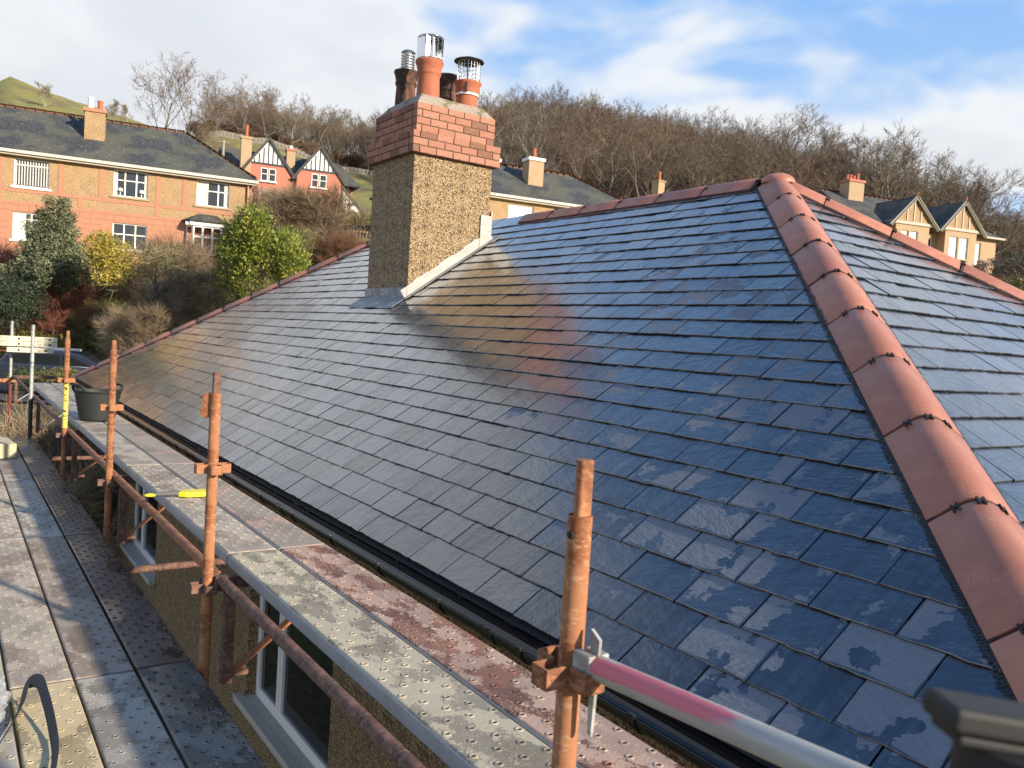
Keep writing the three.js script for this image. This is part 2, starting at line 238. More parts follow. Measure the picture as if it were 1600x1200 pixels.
/* ------------------------------------------------------------ the bungalow under repair: eaves edge along x at y = 0, z = 0 */
const PITCH = 0.6172, SA = Math.sin(PITCH), CA = Math.cos(PITCH), GAUGE = 0.2, HX = 1.78, HL = -16.573, KR = 1.151, KL = 1.277, ROOF = 5.0;
const RUN = ROOF * CA, RISE = ROOF * SA, BACK = -2 * RUN, XR = HX - KR * RUN, XL = HL + KL * RUN, GROUND = -3.0;
const bungalow = thing('bungalow', 'harled bungalow with wet newly slated hip roof, terracotta ridge tiles and one tall chimney', 'house');
{
  // walls, soffit and fascia
  const W0 = -0.30, wx0 = HL + 0.3, wx1 = HX - 0.3, holes = [[-5.76, -3.70, -2.35, -0.95], [-12.05, -10.0, -2.35, -0.95]];
  const sh = new THREE.Shape([[wx0, GROUND], [wx1, GROUND], [wx1, -0.12], [wx0, -0.12]].map((p) => new THREE.Vector2(...p)));
  for (const [a, b, c, d] of holes) sh.holes.push(new THREE.Path([[a, c], [a, d], [b, d], [b, c]].map((p) => new THREE.Vector2(...p))));
  const front = new THREE.ExtrudeGeometry(sh, { depth: 0.3, bevelEnabled: false }); front.translate(0, 0, W0 - 0.3);
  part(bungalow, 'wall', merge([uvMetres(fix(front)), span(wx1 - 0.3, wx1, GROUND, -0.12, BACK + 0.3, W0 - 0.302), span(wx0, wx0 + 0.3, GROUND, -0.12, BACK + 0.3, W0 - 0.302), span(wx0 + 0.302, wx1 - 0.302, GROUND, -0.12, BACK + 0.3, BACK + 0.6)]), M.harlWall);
  part(bungalow, 'ceiling', span(wx0 + 0.31, wx1 - 0.31, -0.3, -0.2, BACK + 0.61, W0 - 0.31), M.felt);
  part(bungalow, 'soffit', merge([span(HL + 0.02, HX - 0.02, -0.115, -0.10, W0 + 0.004, -0.045), span(wx1 + 0.004, HX - 0.045, -0.115, -0.10, BACK + 0.05, W0)]), M.blackMatt);
  part(bungalow, 'fascia', merge([span(HL + 0.01, HX - 0.02, -0.16, -0.022, -0.04, -0.02), span(HX - 0.04, HX - 0.021, -0.16, -0.022, BACK + 0.04, -0.045)]), M.black);
  for (const [a, b, c, d] of holes) {
    const w = sub(bungalow, 'window'), z = W0 - 0.09, mid = a + (b - a) * 0.34;
    const bars = [[a, b, c, c + 0.06], [a, b, d - 0.06, d], [a, a + 0.06, c + 0.06, d - 0.06], [b - 0.06, b, c + 0.06, d - 0.06]];
    part(w, 'frame', merge(bars.map(([x0, x1, y0, y1]) => span(x0, x1, y0, y1, z - 0.06, z, 0.006))), M.upvc);
    const edges = [a + 0.07, mid, b - 0.058];
    for (let k = 0; k < 2; k++) {
      const x0 = edges[k], x1 = edges[k + 1] - 0.012, y0 = c + 0.07, y1 = d - 0.07, f = 0.065;
      part(w, 'sash', merge([span(x0, x1, y0, y0 + f, z - 0.045, z + 0.015, 0.006), span(x0, x1, y1 - f, y1, z - 0.045, z + 0.015, 0.006), span(x0, x0 + f, y0 + f, y1 - f, z - 0.045, z + 0.015, 0.006), span(x1 - f, x1, y0 + f, y1 - f, z - 0.045, z + 0.015, 0.006)]), M.upvc);
      part(w, 'pane', span(x0 + f - 0.005, x1 - f + 0.005, y0 + f - 0.005, y1 - f + 0.005, z - 0.02, z - 0.012), M.glass);
    }
    part(w, 'sill', merge([span(a + 0.002, b - 0.002, c + 0.001, c + 0.02, W0 - 0.088, W0 + 0.003), span(a - 0.10, b + 0.10, c - 0.05, c + 0.018, W0 + 0.004, W0 + 0.10, 0.008)]), M.dustSill ?? (M.dustSill = plain(0.42, 0.42, 0.40, 0.7)));
  }

  // gutter: half-round channel with a rolled front lip, brackets and joint straps
  const gz = 0.062, gy = -0.052, r = 0.062, prof = [];
  for (let k = 0; k <= 12; k++) { const a = Math.PI + Math.PI * k / 12; prof.push([Math.cos(a) * r, Math.sin(a) * r]); }
  prof.push([r + 0.006, 0.006], [r + 0.010, 0.0]); for (let k = 12; k >= 0; k--) { const a = Math.PI + Math.PI * k / 12; prof.push([Math.cos(a) * (r + 0.004), Math.sin(a) * (r + 0.004) - 0.001]); }
  const runX = (x0, x1) => { const g = new THREE.ExtrudeGeometry(new THREE.Shape(prof.map(([x, y]) => new THREE.Vector2(x, y))), { depth: x1 - x0, bevelEnabled: false }); g.rotateY(-Math.PI / 2); g.scale(1, 1, -1); const ix = g.index; if (ix) { const a = ix.array; for (let i = 0; i < a.length; i += 3) { const t = a[i]; a[i] = a[i + 1]; a[i + 1] = t; } } else { const p = g.attributes.position.array; for (let i = 0; i < p.length; i += 9) for (let k = 0; k < 3; k++) { const t = p[i + k]; p[i + k] = p[i + 3 + k]; p[i + 3 + k] = t; } } g.computeVertexNormals(); g.translate(x1, gy, gz); return uvMetres(fix(g)); };
  const gutter = sub(bungalow, 'gutter');
  part(gutter, 'channel', runX(HL - 0.05, HX + 0.10), M.black);
  const strap = (w, dr) => { const q = []; for (let k = 0; k <= 10; k++) { const a = Math.PI * 0.93 + Math.PI * 1.09 * k / 10; q.push([Math.cos(a) * (r + dr), Math.sin(a) * (r + dr)]); } for (let k = 10; k >= 0; k--) { const a = Math.PI * 0.93 + Math.PI * 1.09 * k / 10; q.push([Math.cos(a) * (r + 0.005), Math.sin(a) * (r + 0.005)]); } const g = new THREE.ExtrudeGeometry(new THREE.Shape(q.map(([x, y]) => new THREE.Vector2(-x, y))), { depth: w, bevelEnabled: false }); g.rotateY(Math.PI / 2); return uvMetres(fix(g)); };
  const br = merge([strap(0.035, 0.012), box(0.035, 0.016, 0.02, 0.0175, 0.006, r + 0.006, 0.003), box(0.035, 0.11, 0.018, 0.0175, -0.02, -r - 0.006)]), un = merge([strap(0.10, 0.011), box(0.012, 0.02, 0.014, 0.02, 0.008, r + 0.006), box(0.012, 0.02, 0.014, 0.08, 0.008, r + 0.006)]);
  for (let x = HX - 0.35, k = 0; x > HL; x -= 0.72, k++) { const o = part(gutter, 'bracket', br, M.black); o.position.set(x, gy, gz); if (k % 4 === 3) { const j = part(gutter, 'joint_clip', un, M.black); j.position.set(x - 0.30, gy, gz); } }
  part(bungalow, 'eaves_tray', poly3([V(HL, -0.020, 0.028), V(HX, -0.020, 0.028), V(HX, 0.012, -0.06), V(HL, 0.012, -0.06)]), M.felt);

  // roof planes (boarding under felt) and the two slopes that face away
  const O = V(0, -0.012, 0), c00 = V(HL, 0, 0), c10 = V(HX, 0, 0), c11 = V(HX, 0, BACK), c01 = V(HL, 0, BACK), r0 = V(XL, RISE, -RUN), r1 = V(XR, RISE, -RUN), dn = (l) => l.map((p) => p.clone().add(O));
  part(bungalow, 'roof_boarding', merge([slab(dn([c00, c10, r1, r0]), 0.05), slab(dn([c10, c11, r1]), 0.05)]), M.felt);
  part(bungalow, 'far_roof', merge([slab([c11, c01, r0, r1], 0.05), slab([c01, c00, r0], 0.05)]), M.oldSlate);
}

/* slates: 64 shared shapes (one for each slate of the atlas), cut ones get their own */
const slateRng = mulberry(77);
function slateGeo(poly, cell, nb = 0.019, th = 0.009) {     // poly: outline in slate space (x 0..SW, s 0..SL), bottom edge first, anticlockwise
  const ci = cell % 8, cj = Math.floor(cell / 8), P = [], N = [], T = [], I = [], tilt = Math.atan2(nb, SL), nz = Math.cos(tilt), ny = Math.sin(tilt);
  const z = (s) => nb * (1 - s / SL), uv = (x, s) => [(ci + clamp(x / SW, 0.012, 0.988)) / 8, (cj + clamp(s / SL, 0.012, 0.988)) / 8];
  const ins = 0.0025, cx = poly.reduce((a, p) => a + p[0], 0) / poly.length, cs = poly.reduce((a, p) => a + p[1], 0) / poly.length, n = poly.length;
  const inner = poly.map(([x, s]) => { const dx = cx - x, ds = cs - s, l = Math.hypot(dx, ds) || 1; return [x + dx / l * ins, s + ds / l * ins]; });
  inner.forEach(([x, s]) => { P.push(x, s, z(s)); N.push(0, ny, nz); T.push(...uv(x, s)); });
  const ear = THREE.ShapeUtils.triangulateShape(inner.map((p) => new THREE.Vector2(...p)), []); ear.forEach((t) => I.push(...t));
  for (let i = 0; i < n; i++) {
    const a = poly[i], b = poly[(i + 1) % n], ia = inner[i], ib = inner[(i + 1) % n], ex = b[0] - a[0], es = b[1] - a[1], l = Math.hypot(ex, es) || 1, nx = es / l, ns = -ex / l;
    let o = P.length / 3;                                    // narrow riven chamfer
    for (const [p, dz] of [[ia, 0], [a, -0.003], [b, -0.003], [ib, 0]]) { P.push(p[0], p[1], z(p[1]) + dz); N.push(nx * 0.6, ns * 0.6, 0.75); T.push(...uv(p[0], p[1])); }
    I.push(o, o + 1, o + 2, o, o + 2, o + 3); o += 4;
    for (const [p, dz] of [[a, -0.003], [a, -th], [b, -th], [b, -0.003]]) { P.push(p[0], p[1], z(p[1]) + dz); N.push(nx, ns, 0); T.push(...uv(p[0], p[1])); }
    I.push(o, o + 1, o + 2, o, o + 2, o + 3);
  }
  const g = new THREE.BufferGeometry(); g.setAttribute('position', new THREE.Float32BufferAttribute(P, 3)); g.setAttribute('normal', new THREE.Float32BufferAttribute(N, 3)); g.setAttribute('uv', new THREE.Float32BufferAttribute(T, 2)); g.setIndex(I); return g;
}
function slateOutline() {
  const j = () => (slateRng() - 0.5) * 0.005, g = 0.0022, nick = slateRng() < 0.35, p = [[g + 0.001 + Math.abs(j()), j()]];
  for (let k = 1; k <= 6; k++) p.push([SW * k / 7 + j() * 2, j() * (nick ? 1.5 : 0.9)]);
  p.push([SW - g - Math.abs(j()), j()], [SW - g, SL], [g, SL]); return p;
}
const slateShapes = [...Array(64).keys()].map((c) => { const o = slateOutline(); return { outline: o, geo: slateGeo(o, c) }; });
function clip(poly, a, b, c) { const out = [], f = ([x, y]) => a * x + b * y - c; poly.forEach((p, i) => { const q = poly[(i + 1) % poly.length], fp = f(p), fq = f(q); if (fp <= 0) out.push(p); if (fp * fq < 0) { const t = fp / (fp - fq); out.push([lerp(p[0], q[0], t), lerp(p[1], q[1], t)]); } }); return out; }
const allSlates = [];
function layRoof(slope, rows, gauge, edge0, edge1, x0, dryness, cut) {   // edge(s) = [u at s = 0, change per metre of s]
  for (let r = 0; r < rows; r++) {
    const s0 = r * gauge, lo = Math.min(edge0(s0), edge0(s0 + SL)), hi = Math.max(edge1(s0), edge1(s0 + SL)), off = x0 + (r % 2 ? 0.5 : 0) * SW;
    for (let i = Math.floor((lo - off) / SW) - 1; i <= (hi - off) / SW + 1; i++) {
      const u0 = off + i * SW, dry = dryness(u0 + SW / 2, s0 + gauge / 2), k = slateRng() < dry.part ? 3 + Math.min(4, Math.floor(slateRng() * 5 * dry.much)) : Math.floor(slateRng() * 3), cell = k * 8 + Math.floor(slateRng() * 8), shp = slateShapes[cell];
      const k0 = (edge0(1) - edge0(0)), k1 = (edge1(1) - edge1(0));
      let p = shp.outline, full = true; const a0 = edge0(s0) - u0, a1 = edge1(s0) - u0;
      const inside = (q) => q.every(([x, s]) => x > a0 + k0 * s && x < a1 + k1 * s);
      if (!inside(p)) { full = false; p = clip(p, -1, k0, -a0); if (p.length > 2) p = clip(p, 1, -k1, a1); }
      if (p.length < 3) continue;
      const side = cut ? cut(u0, s0) : null;
      if (side === 'skip') continue;
      if (side) { full = false; p = clip(p, ...side); if (p.length < 3) continue; }
      const w = Math.max(...p.map((q) => q[0])) - Math.min(...p.map((q) => q[0])); if (w < 0.03 || Math.min(...p.map((q) => q[1])) > gauge * 0.95) continue;
      const sMin = Math.min(...p.map((q) => q[1])); if (sMin > gauge) continue;
      allSlates.push({ slope, geo: full ? shp.geo : slateGeo(p, cell), pos: V(u0, s0 + (slateRng() - 0.5) * 0.004, 0.002 + slateRng() * 0.0025), rot: [(slateRng() - 0.5) * 0.014, (slateRng() - 0.5) * 0.016, (slateRng() - 0.5) * 0.006], size: w });
    }
  }
}
const slopeFront = sub(bungalow, 'roof_slope'), slopeEnd = sub(bungalow, 'roof_slope');
slopeFront.userData.label = 'long wet slope below the ridge with rows of dark slates'; slopeEnd.userData.label = 'sunlit end slope between the two hips';
const BETA = Math.atan2(RISE, KR * RUN), ENDL = Math.hypot(RISE, KR * RUN);
slopeFront.quaternion.setFromRotationMatrix(new THREE.Matrix4().makeBasis(V(1, 0, 0), V(0, SA, -CA), V(0, CA, SA)));
slopeEnd.position.set(HX, 0, 0); slopeEnd.quaternion.setFromRotationMatrix(new THREE.Matrix4().makeBasis(V(0, 0, -1), V(-Math.cos(BETA), Math.sin(BETA), 0), V(Math.sin(BETA), Math.cos(BETA), 0)));
const CHX0 = -8.10, CHX1 = -6.94, CHZ0 = -2.41, CHZ1 = -3.53;
layRoof(slopeFront, 25, GAUGE, (s) => HL + 0.02 + KL * CA * s, (s) => HX - 0.02 - KR * CA * s, -0.2435 - SW * 60, (u, s) => {
  const toHip = HX - KR * CA * s - u, n = fbm(u * 0.9 + 40, s * 1.2, 3, 5);
  const near = smooth(3.0, 0.2, toHip) * (0.45 + 0.75 * n) * smooth(4.2, 2.0, s) + smooth(-1.2, 0.6, u) * smooth(2.4, 0.2, s) * 0.35;
  return { part: clamp(near * 1.45 + smooth(5, 2.0, toHip) * 0.10), much: clamp(0.42 + near * 0.8, 0.3, 1) };
}, (u0, s0) => {
  if (s0 < 2.78 || s0 > 4.20) return null; const a = CHX0 - 0.03, b = CHX1 + 0.05, m = u0 + SW / 2;
  if (s0 > 2.78 && s0 < 2.98 && m > a - 0.12 && m < b - 0.02) return 'skip';
  if (u0 + SW < a || u0 > b) return null; if (u0 > a && u0 + SW < b) return 'skip';
  return m < (a + b) / 2 ? [1, 0, a - u0] : [-1, 0, -(b - u0)];
});
layRoof(slopeEnd, 25, ENDL / 25, (s) => 0.02 + (RUN / ENDL) * s, (s) => -BACK - 0.02 - (RUN / ENDL) * s, -SW * 3, () => ({ part: 0.22, much: 0.4 }), null);
{
  bungalow.updateMatrixWorld(true);
  for (const q of allSlates) { const w = q.pos.clone().add(V(SW / 2, 0.1, 0)).applyMatrix4(q.slope.matrixWorld), d = w.clone().sub(EYE), n = V(0, 0, 1).transformDirection(q.slope.matrixWorld), z = d.dot(camF), px = 800 + 1300 * d.dot(camR) / z, py = 600 - 1300 * d.dot(camU) / z, L = d.length(); q.show = z > 0.2 && px > -60 && px < 1660 && py < 1260 ? q.size * Math.abs(d.dot(n)) / (L * L * L) : -1 / L; }
  allSlates.sort((a, b) => b.show - a.show);
  const rest = new Map();
  allSlates.forEach((q, i) => {
    const o = new THREE.Object3D(); o.position.copy(q.pos); o.rotation.set(...q.rot); o.updateMatrix();
    if (i < 300) { const m = part(q.slope, 'slate', q.geo, M.slate); m.position.copy(o.position); m.rotation.set(...q.rot); }
    else { if (!rest.has(q.slope)) rest.set(q.slope, []); const g = fix(q.geo.clone()); g.applyMatrix4(o.matrix); rest.get(q.slope).push(g); }
  });
  for (const [s, l] of rest) tag(part(s, 'slate_courses', merge(l), M.slate), null, null, null, 'stuff');
}

/* ridge and hip tiles */
function tileRun(name, p0, p1, nA, nB, len, wing, dy, start = 0) {
  const t = p1.clone().sub(p0), L = t.length(); t.normalize();
  const wA = t.clone().cross(nA).normalize(), wB = t.clone().cross(nB).normalize(); if (wA.y > 0) wA.negate(); if (wB.y > 0) wB.negate();
  const up = nA.clone().add(nB).normalize(), side = t.clone().cross(up).normalize(), p2 = (v) => [v.dot(side), v.dot(up)];
  const A = p2(wA.clone().multiplyScalar(wing).addScaledVector(nA, 0.034)), B = p2(wB.clone().multiplyScalar(wing).addScaledVector(nB, 0.034)), top = [0, dy];
  if (A[0] > B[0]) { const q = [...A]; A[0] = B[0]; A[1] = B[1]; B[0] = q[0]; B[1] = q[1]; }
  const curve = (off) => { const l = [], a = A, b = B; for (let k = 0; k <= 16; k++) { const s = k / 16; const e = 0.25, K = 0.50, q = s < e ? [lerp(a[0], lerp(a[0], top[0], K), s / e), lerp(a[1], lerp(a[1], top[1], K), s / e)] : s > 1 - e ? [lerp(lerp(b[0], top[0], K), b[0], (s - 1 + e) / e), lerp(lerp(b[1], top[1], K), b[1], (s - 1 + e) / e)] : (() => { const w = (s - e) / (1 - 2 * e), P = [lerp(a[0], top[0], K), lerp(a[1], top[1], K)], Q = [lerp(b[0], top[0], K), lerp(b[1], top[1], K)]; return [(1 - w) ** 2 * P[0] + 2 * w * (1 - w) * top[0] + w * w * Q[0], (1 - w) ** 2 * P[1] + 2 * w * (1 - w) * top[1] + w * w * Q[1]]; })(); l.push([q[0] * (1 - off * 2.0), q[1] - off]); } return l; };
  const outline = (o0, o1) => [...curve(o0), ...curve(o1).reverse()];
  const ext = (o0, o1, depth, bev) => { const g = new THREE.ExtrudeGeometry(new THREE.Shape(outline(o0, o1).map(([x, y]) => new THREE.Vector2(x, y))), { depth, bevelEnabled: bev > 0, bevelSize: bev, bevelThickness: bev, bevelSegments: 2, steps: 1 }); return uvMetres(fix(g)); };
  const tileG = toCreasedNormals(ext(0.003, 0.018, len - 0.024, 0.003), 0.5), seal = ext(0.001, 0.014, 0.022, 0);
  const mid = curve(-0.004), clipG = [4, 8, 12].map((k) => { const r = Math.atan2(mid[k + 1][1] - mid[k - 1][1], mid[k + 1][0] - mid[k - 1][0]); return merge([box(0.030, 0.010, 0.012, 0, 0, 0), box(0.009, 0.011, 0.040, -0.011, 0, 0), box(0.009, 0.011, 0.040, 0.011, 0, 0)]).rotateZ(r).translate(mid[k][0], mid[k][1], 0.008); });
  const q = new THREE.Quaternion().setFromRotationMatrix(new THREE.Matrix4().makeBasis(side, up, side.clone().cross(up)));
  const dir = side.clone().cross(up).dot(t) > 0 ? 1 : -1, grp = sub(bungalow, name), rg = mulberry(Math.round(len * 1000 + p0.x * 10));
  for (let s = start; s < L - 0.12; s += len) {
    const last = Math.min(len, L - s), o = part(grp, 'tile', tileG, M.clays[Math.floor(rg() * 3)]), a = p0.clone().addScaledVector(t, dir > 0 ? s : s + len); o.position.copy(a).addScaledVector(up, (rg() - 0.5) * 0.006); o.quaternion.copy(q); if (last < len - 0.01) { o.scale.z = last / len; if (dir < 0) o.position.copy(p0).addScaledVector(t, s + last); }
    if (s > 0.05) { const b = part(grp, 'joint_seal', seal, M.sealRed ?? (M.sealRed = plain(0.05, 0.018, 0.014, 0.8))); b.position.copy(p0).addScaledVector(t, s + (dir > 0 ? -0.008 : 0.008)); b.quaternion.copy(q); for (const cg of clipG) { const c = part(grp, 'clip', cg, M.blackMatt); c.position.copy(b.position); c.quaternion.copy(q); } }
  }
  // dry-fix roll: a comb of black teeth along both lower edges
  const teeth = [], tr = mulberry(9);
  for (const [E, w, n] of [[1, wA, nA], [2, wB, nB]]) for (let s = 0; s < L - 0.05; s += 0.016) { const w0 = wing - 0.03, w1 = wing + 0.022 + tr() * 0.014, a = p0.clone().addScaledVector(t, s), b = a.clone().addScaledVector(t, 0.010), l = (p, ww, h) => p.clone().addScaledVector(w, ww).addScaledVector(n, h); teeth.push(poly3([l(a, w0, 0.04), l(a, w1, 0.026), l(b, w1, 0.026), l(b, w0, 0.04)])); }
  tag(part(grp, 'comb_strip', merge(teeth), M.blackMatt), null, null, null, 'stuff');
  return grp;
}
const nF = V(0, CA, SA), nE = V(Math.sin(BETA), Math.cos(BETA), 0), nB_ = V(0, CA, -SA), nL = V(-Math.sin(Math.atan2(RISE, KL * RUN)), Math.cos(Math.atan2(RISE, KL * RUN)), 0);
const apexR = V(XR, RISE, -RUN), apexL = V(XL, RISE, -RUN), TL = 0.636;
const hipLen = V(HX, 0, 0).distanceTo(apexR);
tileRun('hip_tiles', V(HX, 0, 0), apexR, nF, nE, TL, 0.168, 0.112, 1.06 - 2 * TL + 0.03);
tileRun('hip_tiles', V(HX, 0, BACK), apexR, nE, nB_, TL, 0.160, 0.110, 0.02);
tileRun('hip_tiles', V(HL, 0, 0), apexL, nF, nL, TL, 0.130, 0.10, 0.02);
tileRun('ridge_tiles', apexR.clone().add(V(0.0, 0, 0)), V(CHX1 + 0.02, RISE, -RUN), nF, nB_, TL, 0.145, 0.105, 0.16);
tileRun('ridge_tiles', V(CHX0 - 0.02, RISE, -RUN), apexL, nF, nB_, TL, 0.145, 0.105, 0.02);
{ const g = new THREE.SphereGeometry(0.155, 24, 12, 0, Math.PI * 2, 0, Math.PI * 0.55); g.scale(1.0, 0.56, 0.95); part(bungalow, 'apex_cap', g, M.clay).position.copy(apexR).add(V(0.02, -0.004, 0)); }

/* chimney: harled shaft, brick head, four pots with cowls, lead flashings */
const chimney = sub(bungalow, 'chimney');
{
  const y0 = CHZ0 * -Math.tan(PITCH) - 0.25, yB = 3.47, H = 0.0886, rg = mulberry(5);
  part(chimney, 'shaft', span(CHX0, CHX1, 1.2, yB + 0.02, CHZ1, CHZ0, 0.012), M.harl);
  part(chimney, 'mortar_bed', merge([span(CHX0 - 0.055, CHX1 + 0.055, yB + 0.006, yB + 3 * H - 0.006, CHZ1 - 0.055, CHZ0 + 0.055), span(CHX0 + 0.010, CHX1 - 0.010, yB + 3 * H - 0.005, yB + 7 * H - 0.004, CHZ1 + 0.010, CHZ0 - 0.010)]), M.joint);
  const shapes = new Map(), bk = (l, d) => { const k = l.toFixed(3) + d.toFixed(3); if (!shapes.has(k)) shapes.set(k, box(l, H - 0.011, d, 0, 0, 0, 0.004)); return shapes.get(k); };
  for (let c = 0; c < 7; c++) {
    const o = c < 3 ? 0.068 : 0.002, x0 = CHX0 - o, x1 = CHX1 + o, z0 = CHZ1 - o, z1 = CHZ0 + o, y = yB + c * H + H / 2, w = 0.108;
    const row = (a, b, first, put) => { let s = a, k = 0; while (s < b - 0.02) { let l = k === 0 ? first : 0.232; if (b - s - l < 0.06) l = b - s; put(s + l / 2, l - 0.010); s += l; k++; } };
    const f = c % 2 ? 0.120 : 0.232;
    const lay = (x, z, l, alongX) => { const m = part(chimney, 'brick', bk(l, w), M.brick[rg() < 0.16 ? 2 : rg() < 0.5 ? 0 : 1]); m.position.set(x + (rg() - 0.5) * 0.003, y + (rg() - 0.5) * 0.002, z + (rg() - 0.5) * 0.003); if (!alongX) m.rotation.y = Math.PI / 2; };
    row(z0, z1, f, (s, l) => lay(x1 - w / 2, s, l, false)); row(x0, x1 - w - 0.008, f, (s, l) => lay(s, z1 - w / 2, l, true));
    row(z0, z1 - w - 0.008, f, (s, l) => lay(x0 + w / 2, s, l, false)); row(x0 + w + 0.008, x1 - w - 0.008, f, (s, l) => lay(s, z0 + w / 2, l, true));
  }
  const yT = yB + 7 * H, cx = (CHX0 + CHX1) / 2, cz = (CHZ0 + CHZ1) / 2;
  const fl = new THREE.BoxGeometry(CHX1 - CHX0 - 0.02, 0.14, CHZ0 - CHZ1 - 0.02, 10, 3, 10), fp = fl.attributes.position;
  for (let i = 0; i < fp.count; i++) { const y = fp.getY(i), k = (y + 0.07) / 0.14, n = fbm(fp.getX(i) * 6 + 3, fp.getZ(i) * 6, 3, 4); fp.setX(i, fp.getX(i) * (1 - 0.20 * k)); fp.setZ(i, fp.getZ(i) * (1 - 0.20 * k)); fp.setY(i, y + (k > 0.1 ? (n - 0.5) * 0.05 : 0)); }
  fl.computeVertexNormals(); fl.translate(cx, yT + 0.06, cz); part(chimney, 'flaunching', uvMetres(fix(fl)), M.mortar);
  const pot = (x, z, y, h, r, m) => part(chimney, 'chimney_pot', lathe([[r * 1.02, 0], [r * 0.98, h * 0.35], [r * 0.92, h * 0.66], [r * 1.02, h * 0.69], [r * 1.06, h * 0.73], [r * 1.0, h * 0.77], [r * 1.1, h * 0.9], [r * 1.22, h * 0.96], [r * 1.2, h], [r * 0.95, h], [r * 0.85, h * 0.7], [0.001, h * 0.68]], 28, x, y, z), m);
  pot(-7.20, -2.68, 4.12, 0.55, 0.145, M.oldClay); pot(-7.86, -2.70, 4.12, 0.58, 0.135, M.darkClay); pot(-7.26, -3.28, 4.10, 0.46, 0.145, M.oldClay); pot(-7.80, -3.28, 4.10, 0.66, 0.14, M.darkClay);
  const vanes = [], N = 14; for (let k = 0; k < N; k++) { const a = k / N * 6.283, g = new THREE.BoxGeometry(0.05, 0.27, 0.004); g.rotateY(0.55); g.translate(0, 0, 0.150); g.rotateY(a); vanes.push(g); }
  part(chimney, 'cowl', merge([...vanes.map(fix), fix(lathe([[0.001, 0.155], [0.13, 0.152], [0.165, 0.142], [0.165, 0.125], [0.145, 0.125]], 28)), fix(lathe([[0.165, -0.125], [0.165, -0.145], [0.13, -0.145]], 28)), fix(rod(V(0, -0.2, 0), V(0, 0.12, 0), 0.02))]), M.steel).position.set(-7.20, 4.815, -2.68);
  const lv = []; for (let k = 0; k < 7; k++) lv.push(fix(lathe([[0.07, 0], [0.092, -0.018], [0.088, -0.02], [0.066, -0.004]], 20, 0, k * 0.036, 0))); lv.push(fix(lathe([[0.001, 0.03], [0.07, 0.025], [0.095, 0.0]], 20, 0, 0.24, 0)), fix(rod(V(0, -0.04, 0), V(0, 0.24, 0), 0.05)));
  part(chimney, 'cowl', merge(lv), M.alu).position.set(-7.84, 4.70, -2.70);
  const cap = [fix(lathe([[0.001, 0.055], [0.10, 0.045], [0.19, 0.012], [0.195, 0], [0.18, 0.0], [0.001, 0.03]], 28, 0, 0.26, 0))]; for (let k = 0; k < 3; k++) { const a = k / 3 * 6.283 + 0.6; cap.push(fix(rod(V(Math.cos(a) * 0.165, -0.16, Math.sin(a) * 0.165), V(Math.cos(a) * 0.155, 0.27, Math.sin(a) * 0.155), 0.010))); }
  part(chimney, 'cowl', merge(cap), M.darkMetal).position.set(-7.26, 4.56, -3.28);
  const wire = []; for (let k = 0; k < 20; k++) { const a = k / 20 * 6.283; wire.push(fix(rod(V(Math.cos(a) * 0.14, 0, Math.sin(a) * 0.14), V(Math.cos(a) * 0.14, 0.26, Math.sin(a) * 0.14), 0.0025, 0.0025, 5))); } for (let k = 0; k < 6; k++) wire.push(fix(new THREE.TorusGeometry(0.14, 0.0025, 4, 28).rotateX(Math.PI / 2).translate(0, k * 0.05, 0)));
  part(chimney, 'wire_guard', merge(wire), M.alu).position.set(-7.26, 4.56, -3.28);
  part(chimney, 'band', lathe([[0.149, 0], [0.152, 0.004], [0.152, 0.026], [0.149, 0.03]], 28, -7.26, 4.38, -3.28), M.whitePaint);
  // lead: apron in front, soakers up the side, upstand at the back
  const on = (x, s, h = 0) => V(x, s * SA + h * CA, -s * CA + h * SA), sF = -CHZ0 / CA, sB = -CHZ1 / CA;
  const apron = []; for (let k = 0; k < 8; k++) { const a = lerp(CHX0 - 0.13, CHX1 + 0.03, k / 8), b = lerp(CHX0 - 0.13, CHX1 + 0.03, (k + 1) / 8), w = (x) => 0.027 + 0.006 * Math.sin(x * 9); apron.push(slab([on(a, sF - 0.24, w(a)), on(b, sF - 0.24, w(b)), on(b, sF - 0.004, 0.03), on(a, sF - 0.004, 0.03)], 0.004)); }
  part(chimney, 'apron', merge([...apron, span(CHX0 - 0.03, CHX1 + 0.01, 1.68, 1.86, CHZ0 + 0.002, CHZ0 + 0.016, 0.005)]), M.lead);
  const flash = [], n = 7; for (let k = 0; k < n; k++) { const a = lerp(sF - 0.02, sB + 0.06, k / n), b = lerp(sF - 0.02, sB + 0.06, (k + 1) / n) + 0.03, x = CHX1 + 0.010 + k * 0.0012; flash.push(slab([on(x, a, 0.0), on(x, b, 0.0), on(x, b, 0.135 + 0.012 * (k % 2)), on(x, a, 0.135 + 0.012 * (k % 2))].map((v) => v), 0.004), slab([on(x, a, 0.034), on(x + 0.075, a, 0.032), on(x + 0.075, b, 0.032), on(x, b, 0.034)], 0.003)); }
  part(chimney, 'side_flashing', merge(flash), M.leadSunlit ?? (M.leadSunlit = mat(surface(128, 256, (u, v) => { const f = fbm(u * 8, v * 16, 4, 6, 8, 16), w = smooth(0.5, 0.7, fbm(u * 3, v * 6, 4, 26, 3, 6)); return [mix3([0.30, 0.30, 0.285], [0.44, 0.43, 0.40], f * 0.5 + w * 0.5), 0.5, f]; }), 2, 2, 0.004)));  // lit copy of the lead: sunlight on this side put into a paler colour
